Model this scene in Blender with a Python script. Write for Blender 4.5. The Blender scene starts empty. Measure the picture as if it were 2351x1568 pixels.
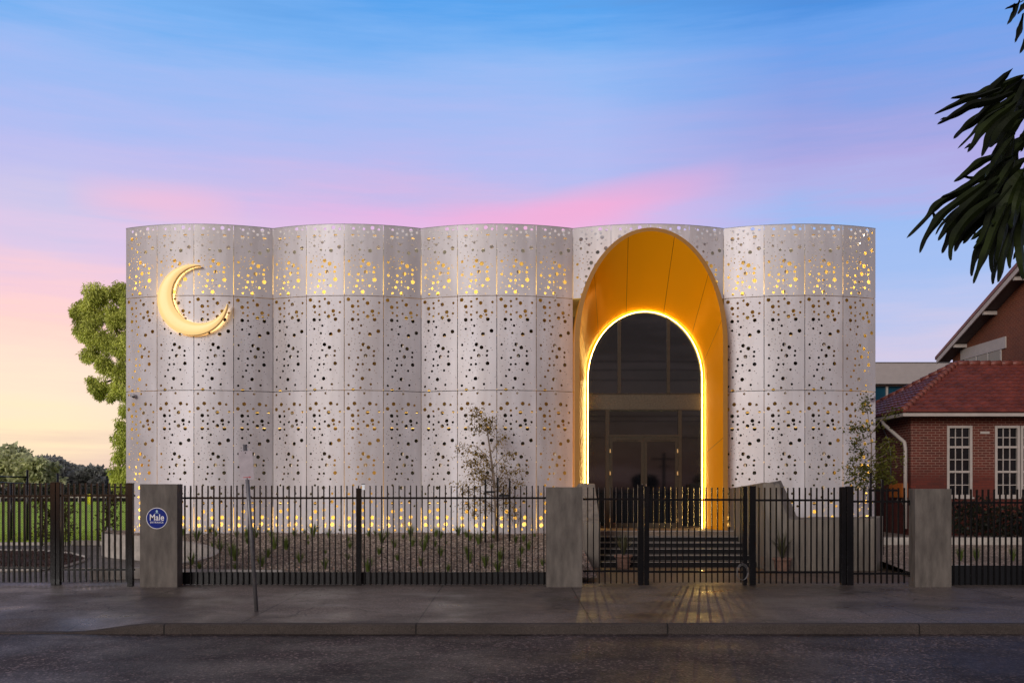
import bpy, bmesh, math, random
from mathutils import Vector, Matrix
from mathutils.geometry import delaunay_2d_cdt
random.seed(11)
R = math.radians
S = bpy.context.scene
COL = S.collection
# ---------------------------------------------------------------- camera, sky, light, exposure
F = 2230.0; CXP = 1175.5; HY = 1114.0; EYE = 2.05      # lens and eye level in units of a 2351 px wide picture
cd = bpy.data.cameras.new('camera'); cam = bpy.data.objects.new('camera', cd); COL.objects.link(cam)
cd.sensor_width = 36; cd.lens = 36 * F / 2351.0; cd.shift_y = (HY - 784) / 2351.0
cd.clip_start = .1; cd.clip_end = 3000
cam.location = (0, 0, EYE); cam.rotation_euler = (R(90), 0, 0)
S.camera = cam
def P(px, py, Y): return Vector(((px - CXP) * Y / F, Y, EYE + (HY - py) * Y / F))
def PX(px, Y): return (px - CXP) * Y / F
def PZ(py, Y): return EYE + (HY - py) * Y / F

W = bpy.data.worlds.new("World"); S.world = W; W.use_nodes = True
nt = W.node_tree; N = nt.nodes; L = nt.links
for n in list(N): N.remove(n)
def wn(t, **k):
    n = N.new(t)
    for a, b in k.items(): setattr(n, a, b)
    return n
def s2l(c):
    return tuple(((v/255)/12.92 if v/255 <= .04045 else (((v/255)+.055)/1.055)**2.4) for v in c) + (1,)
def wm(op, a, b=None, c=None, clamp=False):
    n = wn('ShaderNodeMath', operation=op); n.use_clamp = clamp
    for i, v in enumerate((a, b, c)):
        if v is None: continue
        if isinstance(v, (int, float)): n.inputs[i].default_value = v
        else: L.new(v, n.inputs[i])
    return n.outputs[0]
def wramp(fac, stops):
    n = wn('ShaderNodeValToRGB'); e = n.color_ramp.elements
    while len(e) < len(stops): e.new(.5)
    for el, (p, c) in zip(e, stops): el.position = p; el.color = c if len(c) == 4 else s2l(c)
    L.new(fac, n.inputs[0]); return n.outputs[0]
def wmix(f, a, b):
    n = wn('ShaderNodeMix', data_type='RGBA')
    for i, v in ((0, f), (6, a), (7, b)):
        if isinstance(v, (int, float)): n.inputs[i].default_value = v
        elif isinstance(v, tuple): n.inputs[i].default_value = v
        else: L.new(v, n.inputs[i])
    return n.outputs[2]
tc = wn('ShaderNodeTexCoord'); sp = wn('ShaderNodeSeparateXYZ'); L.new(tc.outputs['Generated'], sp.inputs[0])
x, y, z = sp.outputs
hor = wm('SQRT', wm('ADD', wm('MULTIPLY', x, x), wm('MULTIPLY', y, y)))
az = wm('DIVIDE', x, wm('MAXIMUM', hor, .001))
mp = wn('ShaderNodeMapping'); mp.inputs['Scale'].default_value = (1.3, 1.3, 9); mp.inputs['Rotation'].default_value = (0, R(-7), 0)
L.new(tc.outputs['Generated'], mp.inputs[0])
nz = wn('ShaderNodeTexNoise'); nz.inputs['Scale'].default_value = 1.7; nz.inputs['Detail'].default_value = 5; nz.inputs['Roughness'].default_value = .5
L.new(mp.outputs[0], nz.inputs[0])
cl = nz.outputs[0]
nz2 = wn('ShaderNodeTexNoise'); nz2.inputs['Scale'].default_value = 3.4; nz2.inputs['Detail'].default_value = 7; nz2.inputs['Roughness'].default_value = .62
mp2 = wn('ShaderNodeMapping'); mp2.inputs['Scale'].default_value = (1.0, 1.0, 12); mp2.inputs['Rotation'].default_value = (0, R(-12), 0); L.new(tc.outputs['Generated'], mp2.inputs[0]); L.new(mp2.outputs[0], nz2.inputs[0])
zz = wm('ADD', z, wm('ADD', wm('MULTIPLY', wm('SUBTRACT', cl, .5), .07), wm('MULTIPLY', wm('SUBTRACT', nz2.outputs[0], .5), .095)))
zz = wm('MAXIMUM', zz, 0.0)
HI = [(.56, (108, 112, 144)), (1, (116, 100, 96))]
left = wramp(zz, [(0, (215, 182, 182)), (.046, (253, 230, 196)), (.086, (254, 226, 203)), (.126, (254, 214, 202)), (.157, (254, 206, 200)), (.188, (240, 196, 212)), (.218, (216, 192, 226)),
                  (.248, (200, 190, 228)), (.30, (182, 182, 234)), (.345, (162, 180, 237)), (.38, (144, 178, 238)), (.415, (106, 168, 236))] + HI)
mid = wramp(zz, [(0, (215, 190, 200)), (.15, (225, 190, 215)), (.22, (222, 176, 222)), (.262, (222, 170, 220)), (.285, (198, 174, 224)), (.315, (174, 176, 232)), (.345, (160, 177, 235)), (.38, (140, 176, 237)), (.415, (112, 168, 236)), (.445, (74, 154, 232))] + HI)
right = wramp(zz, [(0, (196, 184, 206)), (.10, (176, 186, 232)), (.135, (196, 186, 222)), (.17, (170, 181, 230)), (.21, (148, 176, 233)), (.25, (142, 174, 234)), (.276, (166, 164, 224)), (.30, (165, 155, 218)), (.333, (142, 151, 219)),
                   (.367, (120, 150, 223)), (.40, (92, 148, 227)), (.43, (56, 132, 217))] + HI)
f1 = wm('MULTIPLY', wm('ADD', az, .42), 3.4, clamp=True); f2 = wm('MULTIPLY', wm('SUBTRACT', az, .08), 5.0, clamp=True)
col = wmix(f2, wmix(f1, left, mid), right)
# pink cloud streak low over the roof line, climbing to the right
dz = wm('DIVIDE', wm('SUBTRACT', wm('SUBTRACT', z, wm('MULTIPLY_ADD', cl, .03, .247)), wm('MULTIPLY', wm('MAXIMUM', az, 0.0), .15)), wm('MULTIPLY_ADD', nz2.outputs[0], .030, .004))
band = wm('SUBTRACT', 1.0, wm('MULTIPLY', dz, dz), clamp=True)
azq = wm('SUBTRACT', az, .07); azb = wm('SUBTRACT', 1.0, wm('MULTIPLY', wm('MULTIPLY', azq, azq), 38), clamp=True)
pk = wm('MULTIPLY', wm('MULTIPLY', band, azb), .6)
col = wmix(pk, col, s2l((242, 156, 202)))
azr = wm('ADD', az, .34); azc = wm('SUBTRACT', 1.0, wm('MULTIPLY', wm('MULTIPLY', azr, azr), 160), clamp=True)
dq = wm('DIVIDE', wm('SUBTRACT', z, wm('MULTIPLY_ADD', nz2.outputs[0], .05, .240)), .022); bq = wm('SUBTRACT', 1.0, wm('MULTIPLY', dq, dq), clamp=True)
col = wmix(wm('MULTIPLY', wm('MULTIPLY', azc, bq), .5), col, s2l((248, 180, 205)))
# behind the camera: quiet violet dusk with dark cloud
back = wramp(wm('ADD', z, wm('ADD', wm('MULTIPLY', wm('SUBTRACT', cl, .5), .9), wm('MULTIPLY', wm('SUBTRACT', nz2.outputs[0], .5), .8))), [(0, (150, 128, 136)), (.12, (120, 104, 120)), (.2, (172, 152, 166)), (.4, (126, 118, 134)), (1, (112, 102, 112))])
bf = wm('MULTIPLY', wm('SUBTRACT', .25, y), 2.2, clamp=True)
col = wmix(bf, col, back)
low = wm('MULTIPLY', wm('SUBTRACT', 0.0, z), 12, clamp=True)
col = wmix(low, col, s2l((60, 55, 52)))
bg = wn('ShaderNodeBackground'); L.new(col, bg.inputs[0]); bg.inputs[1].default_value = 1.0
sky = wn('ShaderNodeTexSky', sky_type='NISHITA'); sky.sun_disc = False
SUN_EL, SUN_AZ = R(17), R(-157)
sky.sun_elevation = R(2); sky.sun_rotation = SUN_AZ
bg2 = wn('ShaderNodeBackground'); L.new(sky.outputs[0], bg2.inputs[0]); bg2.inputs[1].default_value = .05
ad = wn('ShaderNodeAddShader'); L.new(bg.outputs[0], ad.inputs[0]); L.new(bg2.outputs[0], ad.inputs[1])
wo = wn('ShaderNodeOutputWorld'); L.new(ad.outputs[0], wo.inputs[0])

sd = bpy.data.lights.new('sun', 'SUN'); sun = bpy.data.objects.new('sun', sd); COL.objects.link(sun)
sd.energy = 1.55; sd.angle = R(20); sd.color = (1, .965, .94)
sv = Vector((math.sin(SUN_AZ) * math.cos(SUN_EL), math.cos(SUN_AZ) * math.cos(SUN_EL), math.sin(SUN_EL)))  # towards the sun
sun.rotation_euler = sv.to_track_quat('Z', 'Y').to_euler()
S.view_settings.view_transform = 'Standard'; S.view_settings.look = 'None'; S.view_settings.exposure = 0; S.view_settings.gamma = 1
S.render.engine = 'CYCLES'
S.cycles.use_denoising = True
S.cycles.max_bounces = 5; S.cycles.diffuse_bounces = 3; S.cycles.glossy_bounces = 3; S.cycles.sample_clamp_indirect = 4

# ---------------------------------------------------------------- helpers
def mat(name, base, rough=.6, metal=0, var=.25, scale=4, detail=4, bump=0, bscale=40, stretch=(1, 1, 1), base2=None, spec=.5, emit=None, estr=0,
        island=0, roughvar=0, coat=0):
    m = bpy.data.materials.new(name); m.use_nodes = True
    n = m.node_tree.nodes; l = m.node_tree.links; b = n['Principled BSDF']
    b.inputs['Roughness'].default_value = rough; b.inputs['Metallic'].default_value = metal
    b.inputs['Specular IOR Level'].default_value = spec
    b.inputs['Coat Weight'].default_value = coat
    t = n.new('ShaderNodeTexCoord'); mpn = n.new('ShaderNodeMapping'); mpn.inputs['Scale'].default_value = stretch
    l.new(t.outputs['Object'], mpn.inputs[0])
    no = n.new('ShaderNodeTexNoise'); no.inputs['Scale'].default_value = scale; no.inputs['Detail'].default_value = detail
    no.inputs['Roughness'].default_value = .6
    l.new(mpn.outputs[0], no.inputs[0])
    r = n.new('ShaderNodeValToRGB'); r.color_ramp.elements[0].position = .3; r.color_ramp.elements[1].position = .7
    c1 = tuple(v * (1 - var) for v in base) + (1,); c2 = (tuple(min(1, v * (1 + var)) for v in base) if base2 is None else tuple(base2)) + (1,)
    r.color_ramp.elements[0].color = c1; r.color_ramp.elements[1].color = c2
    l.new(no.outputs[0], r.inputs[0]); out = r.outputs[0]
    if island:
        g = n.new('ShaderNodeNewGeometry'); h = n.new('ShaderNodeHueSaturation'); ma = n.new('ShaderNodeMath'); ma.operation = 'MULTIPLY_ADD'
        ma.inputs[1].default_value = island * 2; ma.inputs[2].default_value = 1 - island
        l.new(g.outputs['Random Per Island'], ma.inputs[0]); l.new(ma.outputs[0], h.inputs['Value']); l.new(out, h.inputs['Color']); out = h.outputs[0]
    l.new(out, b.inputs['Base Color'])
    if roughvar:
        mr = n.new('ShaderNodeMapRange'); mr.inputs[1].default_value = .35; mr.inputs[2].default_value = .65
        mr.inputs[3].default_value = max(.02, rough - roughvar); mr.inputs[4].default_value = rough + roughvar
        l.new(no.outputs[0], mr.inputs[0]); l.new(mr.outputs[0], b.inputs['Roughness'])
    if bump:
        n2 = n.new('ShaderNodeTexNoise'); n2.inputs['Scale'].default_value = bscale; n2.inputs['Detail'].default_value = 3
        l.new(mpn.outputs[0], n2.inputs[0])
        bp = n.new('ShaderNodeBump'); bp.inputs['Strength'].default_value = bump; bp.inputs['Distance'].default_value = .02
        l.new(n2.outputs[0], bp.inputs['Height']); l.new(bp.outputs[0], b.inputs['Normal'])
    if emit:
        b.inputs['Emission Color'].default_value = tuple(emit) + (1,); b.inputs['Emission Strength'].default_value = estr
    return m

def nodes(m): return m.node_tree.nodes, m.node_tree.links, m.node_tree.nodes['Principled BSDF']
ORG = {}
class MB:
    def __init__(s): s.v = []; s.f = []; s.sm = []
    def add(s, vs, fs, smooth=False):
        o = len(s.v); s.v += [tuple(v) for v in vs]
        for f in fs: s.f.append(tuple(i + o for i in f)); s.sm.append(smooth)
        return s
    def box(s, x0, x1, y0, y1, z0, z1):
        return s.add([(x0,y0,z0),(x1,y0,z0),(x1,y1,z0),(x0,y1,z0),(x0,y0,z1),(x1,y0,z1),(x1,y1,z1),(x0,y1,z1)],
              [(3,2,1,0),(4,5,6,7),(0,1,5,4),(1,2,6,5),(2,3,7,6),(3,0,4,7)])
    def prism(s, poly, ext):
        n = len(poly); e = Vector(ext); a = [Vector(p) for p in poly]; b = [p + e for p in a]
        return s.add(a + b, [tuple(range(n)), tuple(range(2*n-1, n-1, -1))] + [(i, i+n, (i+1) % n + n, (i+1) % n) for i in range(n)])
    def tube(s, path, r, n=8, cap=True, smooth=True):
        path = [Vector(p) for p in path]; rr = r if isinstance(r, (list, tuple)) else [r] * len(path)
        vs = []; fs = []
        for i, p in enumerate(path):
            d = (path[min(i+1, len(path)-1)] - path[max(i-1, 0)]).normalized()
            q = Vector((0, 1, 0)) if abs(d.y) < .9 else Vector((1, 0, 0))
            a = d.cross(q).normalized(); b = d.cross(a)
            for k in range(n):
                t = 2 * math.pi * k / n; vs.append(p + (a * math.cos(t) + b * math.sin(t)) * rr[i])
        for i in range(len(path) - 1):
            for k in range(n): fs.append((i*n+k, i*n+(k+1) % n, (i+1)*n+(k+1) % n, (i+1)*n+k))
        if cap: fs += [tuple(range(n))[::-1], tuple((len(path)-1)*n + k for k in range(n))]
        return s.add(vs, fs, smooth)
    def lathe(s, c, prof, n=20):
        vs = []; fs = []
        for (r, z) in prof:
            for k in range(n):
                t = 2*math.pi*k/n; vs.append((c[0]+r*math.cos(t), c[1]+r*math.sin(t), c[2]+z))
        for i in range(len(prof)-1):
            for k in range(n): fs.append((i*n+k, i*n+(k+1) % n, (i+1)*n+(k+1) % n, (i+1)*n+k))
        fs += [tuple(range(n))[::-1], tuple((len(prof)-1)*n+k for k in range(n))]
        return s.add(vs, fs, True)
    def leaf(s, p, d, w, nrm, fold=0):
        side = d.cross(nrm)
        if side.length < 1e-6: return
        side = side.normalized() * w
        m = p + d * .45
        s.add([p, m - side, p + d, m + side], [(0, 1, 2, 3)])
    def build(s, name, m, parent=None, org=None, bevel=0):
        o = Vector(org) if org is not None else (ORG[parent.name] if parent else Vector((0, 0, 0)))
        me = bpy.data.meshes.new(name)
        me.from_pydata([tuple(Vector(v) - o) for v in s.v], [], s.f)
        me.polygons.foreach_set('use_smooth', s.sm)
        me.validate(); me.update()
        if m: me.materials.append(m)
        ob = bpy.data.objects.new(name, me); COL.objects.link(ob)
        if parent:
            ob.parent = parent
            if org is not None: ob.location = o - ORG[parent.name]
        else: ob.location = o
        ORG[ob.name] = o
        if bevel:
            md = ob.modifiers.new('bevel', 'BEVEL'); md.width = bevel; md.segments = 2; md.limit_method = 'ANGLE'
        return ob
def tag(o, label, cat, group=None, kind=None):
    if label: o['label'] = label
    if cat: o['category'] = cat
    if group: o['group'] = group
    if kind: o['kind'] = kind
    return o
def thing(name, label, cat, loc, group=None):
    o = bpy.data.objects.new(name, None); COL.objects.link(o); o.location = loc; o.empty_display_size = .2
    ORG[o.name] = Vector(loc); return tag(o, label, cat, group)
def struct(mb, name, m):
    o = mb.build(name, m); o['kind'] = 'structure'; return o
def box(x0, x1, y0, y1, z0, z1): return MB().box(x0, x1, y0, y1, z0, z1)
def clone(o, loc, label=None, rz=None, sc=None):
    c = o.copy(); COL.objects.link(c); c.location = loc; ORG[c.name] = Vector(loc)
    if rz is not None: c.rotation_euler = (0, 0, rz)
    if sc is not None: c.scale = (sc, sc, sc)
    if label: c['label'] = label
    for ch in o.children:
        d = ch.copy(); COL.objects.link(d); d.parent = c
        for g in ch.children:
            e = g.copy(); COL.objects.link(e); e.parent = d
    return c

# ---------------------------------------------------------------- materials
M = {}
M['panel'] = mat('perforated zinc panel', (.64, .615, .635), .5, .22, var=.13, scale=.9, detail=6, stretch=(1.2, 1.2, .5), bump=.02, bscale=9, roughvar=.07)
M['gold'] = mat('gold painted aluminium', (.88, .345, .002), .27, .1, var=.02, scale=.8, spec=.3)
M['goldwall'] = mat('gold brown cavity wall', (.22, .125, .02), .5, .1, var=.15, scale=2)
M['litwall'] = mat('lit gold cavity wall', (.62, .42, .12), .6, 0, var=.08, scale=2)  # same paint as the cavity wall, with its lit brightness put into the colour
M['greyback'] = mat('pale parapet back', (.62, .62, .66), .6, var=.08)
M['greyband'] = mat('grey parapet cladding', (.30, .31, .34), .5, .2, var=.1)
M['darkglass'] = mat('dark tinted glass', (.004, .0045, .006), .03, 0, var=.3, spec=.55)
M['bronze'] = mat('dark bronze frame', (.042, .030, .018), .45, 0, spec=.22, var=.2, scale=12)
M['strip'] = mat('led strip', (1, .9, .6), .5, emit=(1, .66, .17), estr=26)
M['moon'] = mat('lit acrylic crescent', (.40, .27, .10), .4, emit=(1, .67, .28), estr=.85, var=.04)
M['moonrim'] = mat('crescent return', (.55, .36, .15), .4, .3, emit=(1, .6, .22), estr=.12)
M['halo'] = mat('crescent back light', (1, .8, .5), .5, emit=(1, .66, .26), estr=8)
M['black'] = mat('black powder coat', (.006, .006, .007), .15, 0, var=.2, scale=6, spec=.25)
M['rail'] = mat('gold rail', (.80, .55, .22), .4, .3, var=.05, emit=(1, .7, .3), estr=.0)
M['stud'] = mat('pale steel stud', (.55, .5, .45), .4, .4, var=.05)
M['concrete'] = mat('board formed concrete', (.20, .172, .14), .8, var=.32, scale=2.2, detail=8, stretch=(3.5, 3.5, .55), bump=.25, bscale=30)
M['pillar'] = mat('stained concrete pillar', (.095, .080, .068), .75, var=.35, scale=2.4, detail=9, stretch=(2.4, 2.4, .7), bump=.25, bscale=35, base2=(.155, .135, .115))
M['terracotta'] = mat('weathered terracotta', (.27, .16, .115), .8, var=.3, scale=9, bump=.3)
M['soil'] = mat('dark soil', (.03, .022, .016), .95, bump=.5, bscale=60)
M['white'] = mat('cream paint', (.42, .37, .33), .5, var=.08)
M['pane'] = mat('window pane', (.005, .006, .008), .05, var=.5, spec=.25)
M['bluepane'] = mat('blue tinted pane', (.01, .05, .08), .06, var=.4, scale=.4)
M['steel'] = mat('galvanised steel', (.17, .165, .17), .45, .5, var=.2, scale=20)
M['signblue'] = mat('blue sign face', (.002, .016, .19), .45, var=.1, spec=.12)
M['signwhite'] = mat('white lettering', (.78, .76, .76), .4, var=.02)
M['signpale'] = mat('pale emblem', (.35, .55, .62), .4, var=.02)
M['plate'] = mat('weathered sign plate', (.42, .37, .40), .5, var=.12, scale=9)
M['red'] = mat('red arrow', (.45, .01, .02), .5, var=.05)
M['step'] = mat('dark stone step', (.009, .008, .0085), .5, var=.4, scale=14, detail=8, spec=.2)
M['nosing'] = mat('pale step nosing', (.34, .30, .28), .5, var=.1)
M['edging'] = mat('pale concrete edging', (.42, .38, .33), .8, var=.25, scale=5, bump=.2)
M['bark'] = mat('bark', (.055, .042, .03), .9, var=.4, scale=10, stretch=(1, 1, .2), bump=.6)
M['birch'] = mat('pale young bark', (.20, .15, .11), .8, var=.4, scale=14, stretch=(1, 1, .3))
M['stake'] = mat('dark timber stake', (.010, .009, .009), .8, var=.3)
M['orange'] = mat('orange-lit box', (.50, .13, .008), .5, var=.15, scale=6)  # the orange light on it is put into the base colour
M['soffit'] = mat('soffit board', (.085, .065, .062), .7, var=.12, stretch=(8, 1, 8), scale=2)
M['wire'] = mat('fence wire', (.030, .030, .028), .5, .6, var=.1)
M['camwhite'] = mat('camera housing', (.42, .40, .41), .35, var=.05)
M['camdome'] = mat('camera dome', (.01, .01, .012), .1)
M['spark'] = mat('cavity lamp', (1, .9, .7), .4, emit=(1, .78, .45), estr=25)
M['yellow'] = mat('yellow pad', (.75, .75, .02), .6)
def leafm(name, c, c2, isl=.3, rough=.55, tr=.38):
    m = mat(name, c, rough, var=.35, scale=.9, detail=2, base2=c2, island=isl, spec=.3)
    n, l, b = nodes(m); t = n.new('ShaderNodeBsdfTranslucent'); mx = n.new('ShaderNodeMixShader'); mx.inputs[0].default_value = tr
    o = [q for q in n if q.type == 'OUTPUT_MATERIAL'][0]
    l.new(b.inputs['Base Color'].links[0].from_socket, t.inputs[0]); l.new(b.outputs[0], mx.inputs[1]); l.new(t.outputs[0], mx.inputs[2]); l.new(mx.outputs[0], o.inputs[0]); return m
M['gum'] = leafm('gum foliage', (.46, .52, .06), (.88, .92, .26), .55, tr=.3)
M['gum2'] = leafm('bright weeping foliage', (.42, .50, .06), (.80, .86, .20), .3)
M['farlight'] = leafm('haze toned light foliage', (.44, .48, .24), (.80, .82, .46), .22)  # distance haze is put into this foliage colour
M['fardark'] = leafm('haze toned dark foliage', (.26, .27, .24), (.44, .45, .39), .3)  # greyed and lightened, the haze over far trees mixed into the colour
M['golden'] = leafm('golden young leaves', (.20, .13, .018), (.32, .22, .035), .4)
M['green'] = leafm('green young leaves', (.045, .07, .012), (.16, .15, .02), .5)
M['redleaf'] = leafm('reddish shrub leaves', (.09, .04, .012), (.08, .10, .015), .5)
M['tuft'] = leafm('grass tuft blades', (.10, .17, .03), (.26, .32, .08), .3)
M['flax'] = leafm('striped flax blades', (.07, .08, .035), (.20, .19, .10), .35)
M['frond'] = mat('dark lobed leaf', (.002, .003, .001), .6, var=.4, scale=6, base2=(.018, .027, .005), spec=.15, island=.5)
M['hedge'] = leafm('dark hedge leaves', (.012, .014, .008), (.03, .035, .02), .5)

def object_variation(m, amt):
    n, l, b = nodes(m); src = b.inputs['Base Color'].links[0].from_socket
    oi = n.new('ShaderNodeObjectInfo'); ma = n.new('ShaderNodeMath'); ma.operation = 'MULTIPLY_ADD'; ma.inputs[1].default_value = 2*amt; ma.inputs[2].default_value = 1-amt
    h = n.new('ShaderNodeHueSaturation'); l.new(oi.outputs['Random'], ma.inputs[0]); l.new(ma.outputs[0], h.inputs['Value']); l.new(src, h.inputs['Color']); l.new(h.outputs[0], b.inputs['Base Color'])
def panel_streaks(m):
    n, l, b = nodes(m); src = b.inputs['Base Color'].links[0].from_socket
    g = n.new('ShaderNodeNewGeometry'); out = src
    for sc_, lo, hi, dk in (((3.2, 3.2, .28), .44, .60, .91), ((.35, .35, .30), .40, .58, .92)):
        mp_ = n.new('ShaderNodeMapping'); mp_.inputs['Scale'].default_value = sc_; l.new(g.outputs['Position'], mp_.inputs[0])
        no = n.new('ShaderNodeTexNoise'); no.inputs['Scale'].default_value = 1; no.inputs['Detail'].default_value = 6; l.new(mp_.outputs[0], no.inputs[0])
        rp = n.new('ShaderNodeValToRGB'); rp.color_ramp.elements[0].position = lo; rp.color_ramp.elements[0].color = (dk, dk*.985, dk*.97, 1); rp.color_ramp.elements[1].position = hi; rp.color_ramp.elements[1].color = (1, 1, 1, 1)
        l.new(no.outputs[0], rp.inputs[0]); mx = n.new('ShaderNodeMix'); mx.data_type = 'RGBA'; mx.blend_type = 'MULTIPLY'; mx.inputs[0].default_value = 1
        l.new(out, mx.inputs[6]); l.new(rp.outputs[0], mx.inputs[7]); out = mx.outputs[2]
    l.new(out, b.inputs['Base Color'])
panel_streaks(M['panel'])
object_variation(M['panel'], .075)
# brick
def brick(name, c1, c2, mortar):
    m = bpy.data.materials.new(name); m.use_nodes = True; n, l, b = nodes(m)
    t = n.new('ShaderNodeTexCoord'); s = n.new('ShaderNodeSeparateXYZ'); c = n.new('ShaderNodeCombineXYZ'); a = n.new('ShaderNodeMath'); a.operation = 'ADD'
    l.new(t.outputs['Object'], s.inputs[0]); l.new(s.outputs[0], a.inputs[0]); l.new(s.outputs[1], a.inputs[1]); l.new(a.outputs[0], c.inputs[0]); l.new(s.outputs[2], c.inputs[1])
    bt = n.new('ShaderNodeTexBrick'); bt.inputs['Scale'].default_value = 1; bt.inputs['Brick Width'].default_value = .24; bt.inputs['Row Height'].default_value = .079
    bt.inputs['Mortar Size'].default_value = .009; bt.inputs['Mortar Smooth'].default_value = .2; bt.inputs['Bias'].default_value = -.2
    bt.inputs['Color1'].default_value = c1 + (1,); bt.inputs['Color2'].default_value = c2 + (1,)
    l.new(c.outputs[0], bt.inputs['Vector'])
    no = n.new('ShaderNodeTexNoise'); no.inputs['Scale'].default_value = .55; no.inputs['Detail'].default_value = 5; l.new(t.outputs['Object'], no.inputs[0])
    # repointed / painted-over zone: mortar fades to red low on the wall
    mr = n.new('ShaderNodeMapRange'); mr.inputs[1].default_value = 2.2; mr.inputs[2].default_value = 2.75; l.new(s.outputs[2], mr.inputs[0])
    mx = n.new('ShaderNodeMix'); mx.data_type = 'RGBA'; mx.inputs[6].default_value = (.085, .018, .012, 1); mx.inputs[7].default_value = mortar + (1,)
    l.new(mr.outputs[0], mx.inputs[0]); l.new(mx.outputs[2], bt.inputs['Mortar'])
    hs = n.new('ShaderNodeHueSaturation'); mm = n.new('ShaderNodeMath'); mm.operation = 'MULTIPLY_ADD'; mm.inputs[1].default_value = .9; mm.inputs[2].default_value = .55
    l.new(no.outputs[0], mm.inputs[0]); l.new(mm.outputs[0], hs.inputs['Value']); l.new(bt.outputs[0], hs.inputs['Color']); l.new(hs.outputs[0], b.inputs['Base Color'])
    b.inputs['Roughness'].default_value = .8
    bp = n.new('ShaderNodeBump'); bp.inputs['Strength'].default_value = .4; bp.inputs['Distance'].default_value = .01; bp.invert = True
    l.new(bt.outputs['Fac'], bp.inputs['Height']); l.new(bp.outputs[0], b.inputs['Normal'])
    return m
M['brick'] = brick('red brick', (.125, .020, .010), (.075, .014, .008), (.28, .165, .12))
M['brick2'] = brick('upper red brick', (.16, .034, .011), (.11, .024, .009), (.24, .11, .055))
M['tile'] = mat('terracotta roof tile', (.125, .019, .012), .45, var=.35, scale=2.4, detail=8, base2=(.21, .040, .026), bump=.15, bscale=25)
M['tilecap'] = mat('roof ridge cap', (.20, .055, .038), .5, var=.35, scale=7)
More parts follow.
